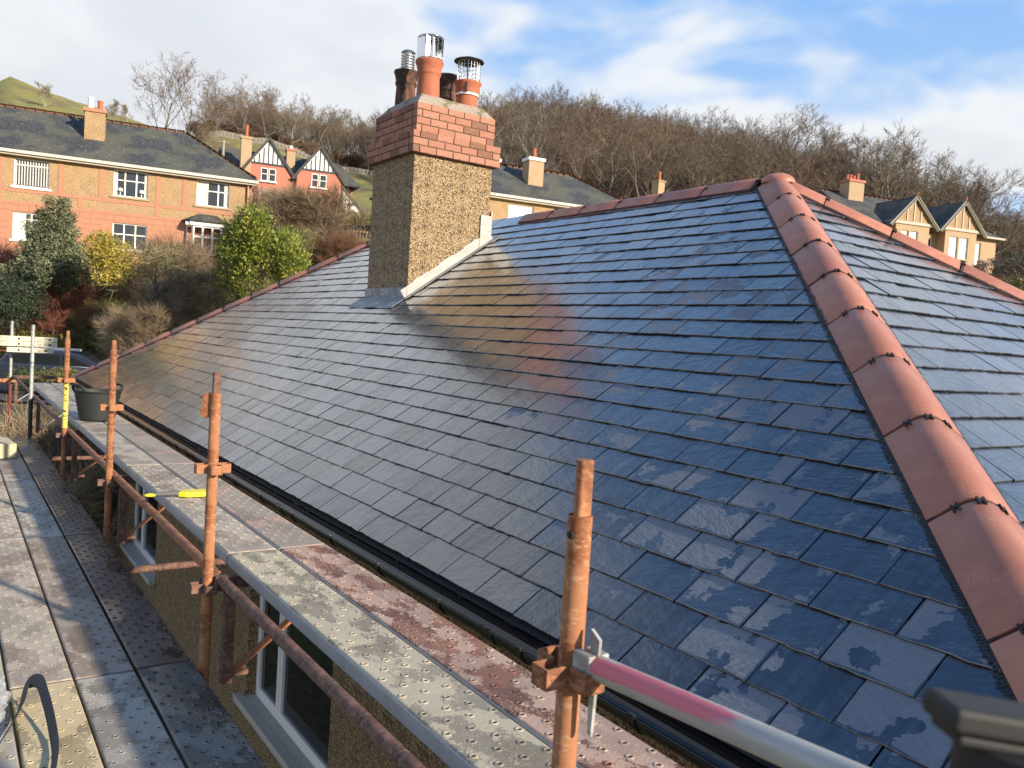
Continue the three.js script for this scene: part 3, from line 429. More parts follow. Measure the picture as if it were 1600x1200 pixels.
  part(chimney, 'back_upstand', merge([span(CHX1 - 0.10, CHX1 + 0.014, 2.62, 2.92, CHZ1 - 0.03, CHZ1 - 0.014), slab([on(CHX1, sB - 0.02, 0.03), on(CHX1 + 0.16, sB - 0.02, 0.03), on(CHX1 + 0.16, sB + 0.16, 0.035), on(CHX1, sB + 0.16, 0.035)], 0.004), span(CHX1 + 0.006, CHX1 + 0.022, 2.46, 2.86, CHZ1 - 0.02, CHZ1 + 0.14)]), M.leadSunlit);
}

/* ------------------------------------------------------------ scaffold */
const TUBE = 0.0242, PZ = 1.21, poleX = [0.935, -1.67, -4.39, -7.04, -10.79, -14.86];
function hollowTop(x, y, z, r) { return fix(lathe([[r * 0.82, -0.12], [r * 0.82, 0], [r, 0], [r, -0.001]], 20, x, y, z)); }
const poleSpec = [
  { m: M.rustBright, top: 0.962, spig: [1.07, M.rust], label: 'thick rusty upright with a hole and a flat spigot, holding the pink-painted rail' },
  { m: M.rustBright, top: 0.97, spig: [1.065, M.rustDark], flap: true, label: 'rusty upright with a loose hanging flap, beside the yellow tool' },
  { m: M.rust, top: 1.03, cone: 1.115, label: 'rusty upright with pointed top standing in front of the black tub' },
  { m: M.rust, top: 1.02, cone: 1.115, yellow: true, label: 'rusty upright painted yellow lower down, behind the black tub' },
  { m: M.galv, top: 1.10, label: 'galvanised upright in front of the cream guard boards' },
  { m: M.galv, top: 1.09, label: 'galvanised upright at the end of the scaffold, carrying the orange couplers' },
];
poleX.forEach((x, i) => {
  const s = poleSpec[i], o = thing('scaffold_pole', s.label, 'scaffold pole', [x, GROUND, PZ], 0, 'scaffold uprights along the eaves'), Y = (y) => y - GROUND;
  if (s.yellow) { part(o, 'tube', merge([rod(V(0, 0, 0), V(0, Y(0.16), 0), TUBE, TUBE, 20), rod(V(0, Y(0.60), 0), V(0, Y(s.top), 0), TUBE, TUBE, 20)].map(fix)), s.m); part(o, 'painted_length', rod(V(0, Y(0.16), 0), V(0, Y(0.60), 0), TUBE + 0.0012, TUBE + 0.0012, 20), M.yellowPaint); }
  else part(o, 'tube', merge([fix(rod(V(0, 0, 0), V(0, Y(s.top), 0), TUBE, TUBE, 24, false)), hollowTop(0, Y(s.top), 0, TUBE)]), i === 4 || i === 5 ? M.galv : s.m);
  if (i > 3) part(o, 'lower_tube', rod(V(0, 0, 0), V(0, Y(0.08), 0), TUBE + 0.002, TUBE + 0.002, 16), i === 5 ? plain(0.16, 0.03, 0.025, 0.6) : M.darkMetal);
  if (s.spig) { const g = rod(V(0, Y(0.8), 0), V(0, Y(s.spig[0]), 0), TUBE * 0.74, TUBE * 0.72, 18); const p = g.attributes.position; for (let k = 0; k < p.count; k++) p.setX(k, Math.min(p.getX(k), TUBE * 0.42)); g.computeVertexNormals(); part(o, 'spigot', g, s.spig[1]).position.x = 0.005; }
  if (s.cone) part(o, 'spigot', lathe([[TUBE, 0], [TUBE * 0.99, 0.01], [TUBE * 0.78, (s.cone - s.top) * 0.25], [TUBE * 0.62, s.cone - s.top], [0.001, s.cone - s.top + 0.002]], 20, 0, Y(s.top), 0), s.m);
  if (i === 0) { const h = new THREE.CylinderGeometry(0.0075, 0.0075, 0.004, 16); h.rotateX(Math.PI / 2); h.rotateY(0.12); part(o, 'hole', h, M.felt).position.set(Math.sin(0.12) * TUBE, Y(0.925), Math.cos(0.12) * TUBE); }
  if (s.flap) { const fl = part(o, 'flap', prism([[-0.045, 0.005], [-0.02, -0.012], [0.0, 0.0], [0.0, 0.105], [-0.018, 0.108], [-0.032, 0.09]], 0.014, -0.007), M.rust); fl.position.set(-0.010, Y(0.865), 0.018); fl.rotation.y = 0.97; const kb = part(o, 'flap_bolt', rod(V(-0.05, 0.088, 0), V(-0.01, 0.088, 0), 0.007, 0.007, 8), M.rustDark); kb.position.copy(fl.position); kb.rotation.y = 0.97; }
  // pressed V brackets round the tube at rail height and again at board height
  const vee = (dir) => { const a = dir * Math.PI / 2, g = [box(0.006, 0.042, 0.052, -0.022, 0, 0.050, 0.002), box(0.006, 0.042, 0.052, 0.022, 0, 0.050, 0.002), box(0.038, 0.042, 0.006, 0, 0, 0.074, 0.002)].map((q) => q.rotateY(a)); return g; };
  if (i < 4) { part(o, 'bracket', merge([...vee(0), ...vee(1), ...vee(2), ...vee(3)]), i === 0 ? M.rust : M.rustBright).position.set(0, Y(i === 0 ? 0.655 : 0.63), 0); part(o, 'bracket', merge([...vee(0), ...vee(1), ...vee(2), ...vee(3)]), M.rustDark).position.set(0, Y(0.085), 0); }
  else if (i === 4) part(o, 'bracket', merge([box(0.13, 0.04, 0.03, 0, 0, 0, 0.004)]), M.alu).position.set(0, Y(0.62), 0);
  part(o, 'base_plate', box(0.15, 0.008, 0.15, 0, 0.004, 0), M.rustDark);
});
{ // ledgers under the inner boards, one to each bay
  const xs = [3.6, ...poleX];
  for (let i = 0; i < xs.length - 1; i++) {
    const o = thing('ledger_tube', ['brown rusty ledger tube running past the nearest window under the boards', 'brown rusty ledger tube from the pink-railed upright to the one by the yellow tool', 'brown rusty ledger tube between the yellow tool and the tub', 'pale worn ledger tube in the bay below the black tub', 'pale worn ledger tube in the bay before the galvanised uprights', 'pale worn ledger tube at the far end of the scaffold'][i], 'scaffold tube', [xs[i + 1], 0.118, 1.158], 0, 'ledger tubes below the inner boards'), L = xs[i] - xs[i + 1];
    part(o, 'tube', rod(V(0.03, 0, 0), V(L - 0.03, 0, 0), TUBE, TUBE, 24), i < 2 ? M.rustDark : i < 4 ? M.rust : M.rustDark);
    part(o, 'end_wedge', merge([box(0.03, 0.06, 0.03, 0.03, -0.01, 0.012, 0.003), box(0.03, 0.06, 0.03, L - 0.03, -0.01, 0.012, 0.003)]), M.rustDark);
  }
  const gr = thing('guard_rail', 'galvanised rail with pink paint running from the thick rusty upright past the slates', 'scaffold rail', [poleX[0], 0.675, PZ - 0.012]);
  const dir = V(0.62, 0.045, 0.0).normalize(), g = rod(V(0, 0, 0), V(1.5, 0, 0), TUBE, TUBE, 28); const uv = g.attributes.uv, ps = g.attributes.position, nn = g.attributes.normal;
  for (let k = 0; k < uv.count; k++) uv.setXY(k, (Math.atan2(nn.getY(k), nn.getZ(k)) / 6.283 + 1.33) % 1, 1 - ps.getX(k) / 1.5);
  g.applyQuaternion(new THREE.Quaternion().setFromUnitVectors(V(1, 0, 0), dir)); g.translate(0.045, 0.005, 0); part(gr, 'tube', g, M.galvPink);
  part(gr, 'end_claw', merge([box(0.05, 0.055, 0.02, 0.045, 0.004, 0.016, 0.004), box(0.05, 0.055, 0.02, 0.045, 0.004, -0.016, 0.004)]), M.galv);
  part(gr, 'wedge', prism([[0, 0.075], [0.026, 0.06], [0.018, -0.13], [0.008, -0.125]], 0.007, 0.0), M.galv).position.set(0.044, 0, -0.004);
  for (const [x, label] of [[-3.72, 'dark transom tube crossing to the wall beside the far window'], [-8.6, 'dark transom tube crossing behind the yellow-painted upright']]) { const o = thing('transom_tube', label, 'scaffold tube', [x, -0.39, 0]); part(o, 'tube', rod(V(0, 0, -0.1), V(0, 0, 2.4), TUBE, TUBE, 16), M.rustDark); }
}
{ // hop-up brackets that carry the inner boards
  const names = ['rusty hop-up bracket below the pink-railed upright', 'rusty hop-up bracket with flat diagonal beside the nearest window', 'rusty hop-up bracket with diagonal between the two windows', 'rusty hop-up bracket by the yellow-painted upright', 'grey hop-up bracket on the galvanised upright in front of the guard boards', 'grey hop-up bracket at the end of the scaffold'];
  poleX.forEach((x, i) => {
    const o = thing('hop_up_bracket', names[i], 'scaffold bracket', [x + 0.05, 0, 0], 0, 'brackets carrying the inner boards');
    part(o, 'arm', span(-0.02, 0.02, 0.085, 0.140, 0.52, PZ - 0.06), M.rustDark);
    part(o, 'post', span(-0.022, 0.022, -0.36, 0.08, 1.10, 1.145), M.rustDark);
    const d = new THREE.BoxGeometry(0.05, 0.62, 0.012); d.rotateX(-0.92); d.translate(0, -0.13, 0.86); part(o, 'diagonal', uvMetres(fix(d)), i < 4 ? M.rust : M.galvSide);
    part(o, 'foot', span(-0.03, 0.03, -0.325, -0.305, 1.03, 1.15), M.rustDark);
  });
}
/* steel boards with punched, raised foot holes */
const BW = 0.238, BL = 2.635;
function boardShape(L) { const g = new RoundedBoxGeometry(L, 0.056, BW, 2, 0.009), p = g.attributes.position, uv = g.attributes.uv; for (let i = 0; i < p.count; i++) uv.setXY(i, p.getZ(i) / BW + 0.5, p.getX(i) / BL + 0.5); return fix(g); }
const dimple = (() => { const g = fix(lathe([[0.0055, -0.004], [0.0070, 0.0020], [0.0095, 0.0032], [0.0120, 0.0020], [0.0145, 0.0]], 9)); return g; })();
const holeDisc = fix(new THREE.CircleGeometry(0.0062, 8).rotateX(-Math.PI / 2).translate(0, 0.0007, 0));
function dimples(L, shape) { const l = [], rg = mulberry(3); let k = 0; for (let x = -L / 2 + 0.07; x < L / 2 - 0.05; x += 0.068, k++) for (let j = 0; j < 3; j++) { const z = (j - 1) * 0.078 + (k % 2 ? 0.039 : 0) - 0.0195; if (Math.abs(z) > 0.1) continue; l.push(shape.clone().translate(x + (rg() - 0.5) * 0.004, 0.0282, z)); } const g = merge(l), p = g.attributes.position, uv = g.attributes.uv; for (let i = 0; i < p.count; i++) uv.setXY(i, p.getZ(i) / BW + 0.5, p.getX(i) / BL + 0.5); return g; }
const dimG = dimples(BL, dimple), holeG = dimples(BL, holeDisc), bGeo = boardShape(BL);
M.hole = plain(0.012, 0.011, 0.010, 0.9);  // near-black discs on the uncut deck, shade inside the holes put in as colour
function board(x0, y, z, m, label, group, detail, tilt = 0) {
  const o = thing('scaffold_board', label, 'scaffold board', [x0 + BL / 2 + 0.008, y - 0.028, z], 0, group); o.rotation.x = tilt;
  part(o, 'deck', bGeo, m); if (detail) { tag(part(o, 'foot_holes', dimG, m), null, null, null, 'stuff'); tag(part(o, 'hole_shade_discs', holeG, M.hole), null, null, null, 'stuff'); }
  part(o, 'end_cap', merge([box(0.012, 0.05, BW - 0.01, -BL / 2 - 0.002, -0.002, 0, 0.003), box(0.012, 0.05, BW - 0.01, BL / 2 + 0.002, -0.002, 0, 0.003)]), M.rustDark);
  if (group === 'inner boards') part(o, 'side_rail', merge([box(BL - 0.01, 0.05, 0.006, 0, -0.004, BW / 2 + 0.0005, 0.002)]), M.galvSide);
  return o;
}
{
  const bays = [0.85, -1.80, -4.45, -7.10, -9.75], cz = [1.352, 1.600, 1.848, 2.096, 2.344], B = M.boards;
  const mats = [[B.wet, B.grey, B.cream, B.grey, B.grey], [B.wet, B.grey, B.cream, B.grey, B.pink], [B.brownWet, B.pink, B.dusty, B.grey, B.dusty], [B.brownWet, B.grey, B.dusty, B.grey, B.dusty], [B.brownWet, B.pink, B.grey, B.dusty, B.grey]];
  const words = new Map([[B.wet, 'wet dark grey'], [B.grey, 'grey galvanised'], [B.cream, 'cream mortar-stained'], [B.brownWet, 'wet dark brown'], [B.pink, 'pinkish brown'], [B.dusty, 'dusty buff']]);
  const where = ['beside the wall gap', 'second from the wall gap', 'third from the wall gap', 'fourth from the wall gap', 'on the outer platform edge'], bay = ['under the photographer', 'beside the three-light window', 'level with the yellow tool', 'level with the black tub', 'at the far end'];
  bays.forEach((x, i) => cz.forEach((z, j) => board(x, -0.30 - (j % 2) * 0.003, z, mats[i][j], words.get(mats[i][j]) + ' board ' + where[j] + ', ' + bay[i], 'main platform boards', i < 4, (j * 7 + i * 3) % 5 * 0.003 - 0.006)));
  const ib = [0.85, -1.80, -4.45, -7.10, -9.75, -12.40], im = [[B.splat, B.redbrown], [B.splat, B.redbrown], [B.dusty, B.pinkGrey], [B.dusty, B.pinkGrey], [B.grey, B.dusty], [B.grey, B.grey]];
  const iw = ['behind the pink rail', 'above the nearest window', 'under the yellow tool', 'where the black tub stands', 'past the black tub', 'at the far end of the raised boards'];
  ib.forEach((x, i) => { board(x, 0.195, 0.965, im[i][0], 'raised outer steel board with cream splashes ' + iw[i], 'inner boards', i < 3); board(x, 0.197, 0.712, im[i][1], 'raised steel board on the gutter side ' + iw[i], 'inner boards', i < 3); });
}
/* things standing or lying on the scaffold */
{
  const tub = thing('rubber_tub', 'black rubber builder\'s tub with two handles standing on the raised boards', 'tub', [-7.36, 0.2, 0.88]);
  const h = 0.30, r0 = 0.165, r1 = 0.222, prof = [[0.001, 0.002], [r0 - 0.01, 0], [r0, 0.01]]; for (let k = 1; k <= 14; k++) { const t = k / 14; prof.push([lerp(r0, r1, t) + (k % 2 ? 0.002 : -0.001), h * t]); } prof.push([r1 + 0.012, h], [r1 + 0.012, h + 0.010], [r1 - 0.008, h + 0.010], [r1 - 0.012, h - 0.02], [r0 - 0.01, 0.015], [0.001, 0.012]);
  part(tub, 'body', lathe(prof, 36), plain(0.022, 0.024, 0.022, 0.62));
  for (const s of [-1, 1]) { const c = new THREE.CatmullRomCurve3([V(-0.085, h, s * r1 * 0.93), V(-0.075, h + 0.045, s * (r1 + 0.01)), V(-0.04, h + 0.062, s * (r1 + 0.015)), V(0.04, h + 0.062, s * (r1 + 0.015)), V(0.075, h + 0.045, s * (r1 + 0.01)), V(0.085, h, s * r1 * 0.93)]); const o = part(tub, 'handle', new THREE.TubeGeometry(c, 24, 0.013, 8), M.blackMatt); o.rotation.y = 0.5; }
  const tool = thing('hand_tool', 'bright yellow plastic hand scraper with grey grip lying on the raised boards', 'tool', [-3.17, 0.207, 1.005], Math.PI / 2);
  M.yellow = plain(0.80, 0.66, 0.02, 0.45); M.gripGrey = plain(0.10, 0.10, 0.10, 0.7);
  const bl = new THREE.ExtrudeGeometry(new THREE.Shape([[0, -0.014], [0.035, -0.045], [0.15, -0.05], [0.19, -0.04], [0.19, 0.04], [0.15, 0.05], [0.035, 0.045], [0, 0.014]].map((q) => new THREE.Vector2(...q))), { depth: 0.022, bevelEnabled: true, bevelSize: 0.004, bevelThickness: 0.004, bevelSegments: 2 }); bl.rotateX(-Math.PI / 2); part(tool, 'blade', bl, M.yellow);
  part(tool, 'grip', rod(V(-0.14, 0.016, 0), V(0.01, 0.016, 0), 0.013, 0.016, 12), M.gripGrey);
  const en = new THREE.TorusGeometry(0.014, 0.008, 8, 16).rotateX(Math.PI / 2); part(tool, 'end_loop', en.scale(1.6, 1, 1).translate(-0.165, 0.012, 0), M.yellow);
  const blk = thing('timber_block', 'pale cut timber block lying on the main boards', 'timber', [-8.4, -0.30, 1.68], 0.1); part(blk, 'body', box(0.62, 0.16, 0.22, 0, 0.08, 0, 0.008), mat(surface(256, 256, (u, v) => { const f = fbm(u * 4, v * 40, 4, 5, 4, 40); return [mix3([0.44, 0.36, 0.21], [0.58, 0.50, 0.33], f), 0.8, f]; }), 1.5, 1.5, 0.002)); part(blk, 'nail', rod(V(0.1, 0.16, 0.03), V(0.1, 0.175, 0.03), 0.003), M.steel);
  // webbing strap and a crumpled clear bag near the camera
  const st = thing('webbing_strap', 'dark grey webbing strap looped on the mortar-stained boards', 'strap', [0, 0, 0]);
  const c = new THREE.CatmullRomCurve3([V(-1.02, -0.285, 2.12), V(-1.28, -0.282, 2.02), V(-1.52, -0.262, 1.945), V(-1.62, -0.22, 1.915), V(-1.56, -0.19, 1.885), V(-1.44, -0.215, 1.87), V(-1.25, -0.262, 1.862), V(-1.10, -0.283, 1.868), V(-0.90, -0.288, 1.90)]), N = 80, P = [], I = [], up = V(0.15, 0.35, 0.92).normalize();
  for (let k = 0; k <= N; k++) { const q = c.getPoint(k / N), t = c.getTangent(k / N), b = t.clone().cross(up).normalize(), w = b.clone().multiplyScalar(0.026); const n = b.clone().cross(t).multiplyScalar(0.0018); for (const [a, d] of [[1, 1], [-1, 1], [-1, -1], [1, -1]]) { const v = q.clone().addScaledVector(w, a).addScaledVector(n, d); P.push(v.x, Math.max(v.y, -0.292), v.z); } }
  for (let k = 0; k < N; k++) for (let j = 0; j < 4; j++) { const a = k * 4 + j, b = k * 4 + (j + 1) % 4; I.push(a, b, b + 4, a, b + 4, a + 4); }
  const sg = new THREE.BufferGeometry(); sg.setAttribute('position', new THREE.Float32BufferAttribute(P, 3)); sg.setIndex(I); sg.computeVertexNormals(); part(st, 'band', sg, plain(0.045, 0.05, 0.058, 0.7));
  part(st, 'buckle', box(0.05, 0.02, 0.05, -1.02, -0.275, 2.12, 0.005), M.steel);
  const bag = thing('plastic_bag', 'crumpled clear plastic bag lying beside the webbing strap', 'bag', [-1.66, -0.296, 2.085]);
  const bg = new THREE.IcosahedronGeometry(0.12, 12), bp = bg.attributes.position; for (let i = 0; i < bp.count; i++) { const x = bp.getX(i), y = bp.getY(i), z = bp.getZ(i), n = Math.abs(fbm(x * 16 + 5, z * 16 + y * 9, 4, 3) - 0.5) * 2 + Math.abs(fbm(x * 40, y * 40 + z * 22, 3, 8) - 0.5); const k = 0.75 + n * 0.7; bp.setXYZ(i, x * k * 1.7, Math.max(0, (y * k + 0.05) * 0.75), z * k * 0.8); } bg.computeVertexNormals();
  part(bag, 'film', fix(bg), new THREE.MeshPhysicalMaterial({ color: new THREE.Color().setRGB(0.85, 0.86, 0.84), transmission: 0.75, thickness: 0, roughness: 0.22, ior: 1.4 }));
  part(bag, 'label_patch', box(0.05, 0.004, 0.03, -0.05, 0.016, 0.02), plain(0.55, 0.08, 0.05, 0.6));
  // end guard boards
  const cream = mat(surface(256, 256, (u, v) => { const f = fbm(u * 20, v * 4, 4, 5, 20, 4), d = smooth(0.68, 0.74, fbm(u * 12, v * 12, 4, 9, 12, 12)); return [mix3(mix3([0.58, 0.55, 0.38], [0.70, 0.67, 0.50], f), [0.2, 0.17, 0.12], d * 0.6), 0.7, f]; }), 1, 1, 0.002);
  for (const [y, z0, z1, label] of [[0.795, 0.53, 2.4, 'cream guard board closing the end of the scaffold, upper of three'], [0.705, 0.53, 2.4, 'cream guard board closing the end of the scaffold, middle of three'], [0.600, 0.585, 1.30, 'short cream guard board closing the end of the scaffold, lowest of three']]) {
    const o = thing('guard_board', label, 'guard board', [-14.55, y, 0], 0, 'cream boards at the scaffold end'); part(o, 'plank', span(-0.02, 0.02, -0.042, 0.042, z0, z1, 0.005), cream); part(o, 'bolt', merge([rod(V(0.02, 0, 1.12), V(0.03, 0, 1.12), 0.018, 0.018, 8), rod(V(0.02, 0, z0 + 0.12), V(0.03, 0, z0 + 0.12), 0.018, 0.018, 8)].map(fix)), M.felt);
  }
  for (const [y, label] of [[0.585, 'orange rusty cross tube just under the cream guard boards'], [0.04, 'orange rusty cross tube at board level at the scaffold end']]) { const o = thing('cross_tube', label, 'scaffold tube', [-14.80, y, 0], 0); part(o, 'tube', rod(V(0, 0, 1.2), V(0, 0, 2.5), TUBE * 1.6, TUBE * 1.6, 14), M.rustBright); part(o, 'coupler', merge([box(0.07, 0.09, 0.09, 0, 0, 1.27, 0.01), box(0.09, 0.05, 0.10, 0, 0, 1.17, 0.01)]), M.rustBright); }
  // dark handle close to the lens
  const hp = at(1538, 1128, 0.5), hd = thing('black_handle', 'black plastic capped post standing close to the hip tiles', 'post', hp.toArray()), hx = camR.clone().multiplyScalar(0.985).addScaledVector(camU, -0.17).normalize(), hz = camF.clone().negate(); hd.quaternion.setFromRotationMatrix(new THREE.Matrix4().makeBasis(hx, hz.clone().cross(hx), hz));
  const dk = plain(0.018, 0.019, 0.018, 0.65);
  part(hd, 'cap', box(0.11, 0.0165, 0.04, 0.025, 0.003, 0, 0.005), dk); part(hd, 'rim', box(0.10, 0.006, 0.034, 0.027, -0.0085, 0, 0.002), plain(0.02, 0.021, 0.021, 0.6)); part(hd, 'post', rod(V(0.032, -0.0115, 0), V(0.032, -1.2, 0), 0.042, 0.042, 24), plain(0.008, 0.009, 0.011, 0.6));
}

/* ------------------------------------------------------------ the hillside */
const FH = V(-0.82328, 0, -0.56763), RH = V(0.56763, 0, -0.82328);
const colPx = [-900, -300, 0, 200, 330, 450, 600, 800, 1000, 1200, 1400, 1600, 1900, 2500], rowD = [4, 18, 24, 30, 34, 38, 42, 50, 60, 72, 85, 100, 130, 165, 200, 230, 300, 420];
const hgt = [
  [-3, -3, -3, -3, -3, -3, -3, -3, -3, -3, -3, -3, -3, -3], [-3, -3, -3, -3, -3, -3, -3, -3, -3, -3, -3, -3, -3, -3],
  [-1.6, -1.5, -1.45, -1.45, -1.5, -1.6, -2, -2.5, -2.6, -2.7, -2.8, -2.9, -3, -3], [-1.4, -1.3, -1.3, -1.3, -1.2, -0.8, -0.5, -1, -1.2, -1.6, -2, -2.4, -2.8, -3],
  [0.0, 0.2, 0.9, 0.9, 1.0, 1.2, 0.8, 0.2, 0, -0.6, -1, -1.5, -2, -2.5], [0.4, 0.9, 2.4, 2.4, 2.6, 3.2, 2.8, 1.8, 1.2, 0.6, 0.2, -0.4, -1, -2],
  [0.8, 1.5, 3.3, 3.3, 3.6, 5.0, 5.2, 3.4, 2.6, 2, 1.6, 1, 0, -1], [1.2, 2.4, 4.6, 4.6, 5.4, 7.4, 7.2, 4.8, 4.4, 3.8, 3.2, 2.4, 1, 0],
  [2, 3.8, 6.6, 7, 8.4, 9.8, 9.4, 7.6, 7.0, 6, 5.2, 4.4, 2, 0.5], [3, 6, 9.5, 10, 10.8, 11.2, 11, 11.2, 10.4, 8.8, 7.4, 6.0, 3, 1],
  [4, 8, 12.5, 13, 13.6, 14.2, 14, 15.2, 14.4, 12.4, 10.2, 7.8, 4, 1.5], [6, 11, 17, 17.5, 18.5, 18.5, 17.5, 20, 19.2, 16.6, 13.2, 9.6, 5, 2],
  [9, 18, 29, 29, 30, 27.6, 23.6, 30, 28.5, 24, 17.6, 12, 6, 3], [12, 25, 42, 39, 36, 33.5, 33, 40, 37, 30, 21, 14, 7, 4],
  [15, 31, 56, 48, 40, 36, 38, 45, 42, 33, 24, 15, 8, 5], [17, 35, 62.5, 52, 43, 38, 41, 47, 44, 35, 26, 16, 9, 5], [18, 36, 64, 53, 45, 41, 43, 48, 45, 36, 28, 18, 10, 6], [18, 36, 62, 52, 45, 42, 44, 48, 45, 36, 28, 18, 10, 6]];
const seek = (l, v) => { let i = 0; while (i < l.length - 2 && v > l[i + 1]) i++; return [i, clamp((v - l[i]) / (l[i + 1] - l[i]))]; };
function H(px, d) { const [i, u] = seek(colPx, px), [j, v] = seek(rowD, d); const s = lerp(lerp(hgt[j][i], hgt[j][i + 1], u), lerp(hgt[j + 1][i], hgt[j + 1][i + 1], u), v); return s + (d > 45 ? (fbm(px * 0.012, d * 0.06, 3, 4) - 0.5) * smooth(45, 110, d) * 2.2 : 0); }
const flat = (px, d) => EYE.clone().setY(0).addScaledVector(FH, d).addScaledVector(RH, (px - 800) / 1300 * d);
const G = (px, d, dy = 0) => { const v = flat(px, d); v.y = H(px, d) + dy; return v; };
const onH = (px, py) => px - 0.0623 * (532 + (px - 800) * 0.0623 - py);      // column at the horizon of something seen at px, py
{
  const pxs = [], ds = [], P = [], C = [], T = [], I = []; for (let p = -900; p <= 2500; p += 20) pxs.push(p); for (let d = 4; d <= 420; d *= 1.035) ds.push(d); ds.push(420);
  for (const d of ds) for (const p of pxs) {
    const g = G(p, d), n = fbm(p * 0.02, d * 0.15, 4, 3), wood = woodAt(p, d); P.push(g.x, g.y, g.z); T.push(g.x, g.z);
    const gn = fbm(g.x * 0.05, g.z * 0.05, 4, 9), soil = fbm(g.x * 0.3, g.z * 0.3, 4, 19);
    let c = mix3([0.33, 0.285, 0.07], [0.22, 0.22, 0.055], gn); if (soil > 0.56) c = mix3(c, [0.17, 0.12, 0.065], 0.75); c = mix3(c, mix3([0.085, 0.055, 0.035], [0.12, 0.085, 0.05], n), wood);
    C.push(...c);
  }
  const w = pxs.length; for (let j = 0; j < ds.length - 1; j++) for (let i = 0; i < w - 1; i++) { const a = j * w + i; I.push(a, a + 1, a + w, a + 1, a + w + 1, a + w); }
  const g = new THREE.BufferGeometry(); g.setAttribute('position', new THREE.Float32BufferAttribute(P, 3)); g.setAttribute('color', new THREE.Float32BufferAttribute(C, 3)); g.setAttribute('uv', new THREE.Float32BufferAttribute(T, 2)); g.setIndex(I); g.computeVertexNormals();
  const set = surface(512, 512, (u, v) => { const f = fbm(u * 60, v * 60, 4, 5, 60, 60), k = fbm(u * 7, v * 7, 4, 15, 7, 7), s = 0.5 + 0.35 * f + 0.35 * k; return [[s, s, s], 0.95, f * 0.6 + k * 0.4]; });
  const m = mat(set, 0.12, 0.12, 0.12, { vertexColors: true }); const o = part(scene, 'hillside', g, m); o.userData.kind = 'structure';
  const gr = part(scene, 'ground', new THREE.CircleGeometry(900, 48).rotateX(-Math.PI / 2).translate(EYE.x, -3.02, EYE.z), plain(0.12, 0.11, 0.07, 0.95)); gr.userData.kind = 'structure';
}
function woodAt(p, d) { const lo = p < 330 ? 400 : p < 600 ? 131 : p < 780 ? lerp(131, 80, (p - 600) / 180) : 74; return smooth(lo - 3, lo + 2, d); }
{ // lane past the gardens
  const P = [], T = [], I = []; let n = 0; for (let p = -900; p <= 800; p += 25) { for (const d of [24.2, 28.4]) { const g = G(p, d); P.push(g.x, Math.max(H(p, d), H(p, 26)) + 0.03, g.z); T.push(g.x, g.z); } if (n) { const a = (n - 1) * 2; I.push(a, a + 2, a + 1, a + 1, a + 2, a + 3); } n++; }
  const g = new THREE.BufferGeometry(); g.setAttribute('position', new THREE.Float32BufferAttribute(P, 3)); g.setAttribute('uv', new THREE.Float32BufferAttribute(T, 2)); g.setIndex(I); g.computeVertexNormals();
  part(scene, 'road', g, mat(surface(256, 256, (u, v) => { const f = fbm(u * 50, v * 50, 3, 5, 50, 50); return [scale3([0.055, 0.055, 0.056], 0.6 + 0.8 * f), 0.85, f]; }), 0.7, 0.7, 0.005)).userData.kind = 'structure';
}

/* ------------------------------------------------------------ houses up the hill */
function frameBars(x0, x1, y0, y1, z, cols, trans, t = 0.055) {
  const l = [[x0, x1, y0, y0 + t], [x0, x1, y1 - t, y1], [x0, x0 + t, y0 + t, y1 - t], [x1 - t, x1, y0 + t, y1 - t]].map(([a, b, c, d]) => span(a, b, c, d, z - 0.05, z));
  for (let k = 1; k < cols; k++) { const x = lerp(x0, x1, k / cols); l.push(span(x - t * 0.6, x + t * 0.6, y0 + t, y1 - t, z - 0.045, z + 0.002)); }
  if (trans) { const y = lerp(y0, y1, trans); l.push(span(x0 + t, x1 - t, y - t * 0.45, y + t * 0.45, z - 0.047, z + 0.001)); }
  return merge(l);
}
function windowIn(parent, [x0, x1, y0, y1], z, cols, trans, opt = {}) {
  const w = sub(parent, 'window'); part(w, 'frame', frameBars(x0, x1, y0, y1, z - 0.08, cols, trans), M.whitePaint);
  const n = Math.max(cols, 1); for (let k = 0; k < n; k++) { const a = lerp(x0 + 0.02, x1 - 0.02, k / n), b = lerp(x0 + 0.02, x1 - 0.02, (k + 1) / n); part(w, 'pane', span(a, b, y0 + 0.02, y1 - 0.02, z - 0.118, z - 0.112), opt.white ? M.blind ?? (M.blind = plain(0.74, 0.73, 0.69, 0.5)) : M.farGlass ?? (M.farGlass = plain(0.035, 0.042, 0.05, 0.08))); }
  if (opt.curtain) for (const [a, b] of opt.curtain) part(w, 'curtain', span(lerp(x0, x1, a), lerp(x0, x1, b), y0 + 0.06, y1 - 0.06, z - 0.111, z - 0.105), M.curtain);
  if (opt.blinds) for (let k = 0; k < 12; k++) { const x = lerp(x0 + 0.1, x1 - 0.1, k / 11); part(w, 'blind_slat', span(x - 0.028, x + 0.02, y0 + 0.1, y1 - 0.1, z - 0.111, z - 0.106), M.curtain); }
  if (opt.lamps) for (const f of opt.lamps) part(w, 'table_lamp', merge([lathe([[0.09, 0.33], [0.14, 0.16], [0.001, 0.2]], 10, lerp(x0, x1, f), y0 + 0.1, z - 0.105).scale(1, 1, 1), lathe([[0.05, 0], [0.02, 0.06], [0.03, 0.17]], 8, lerp(x0, x1, f), y0 + 0.08, z - 0.105)].map(fix)), M.whitePaint);
  if (opt.sill !== false) part(w, 'sill', span(x0 - 0.12, x1 + 0.12, y0 - 0.10, y0 - 0.004, z - 0.1, z + 0.07), opt.sillMat || M.whitePaint);
  return w;
}
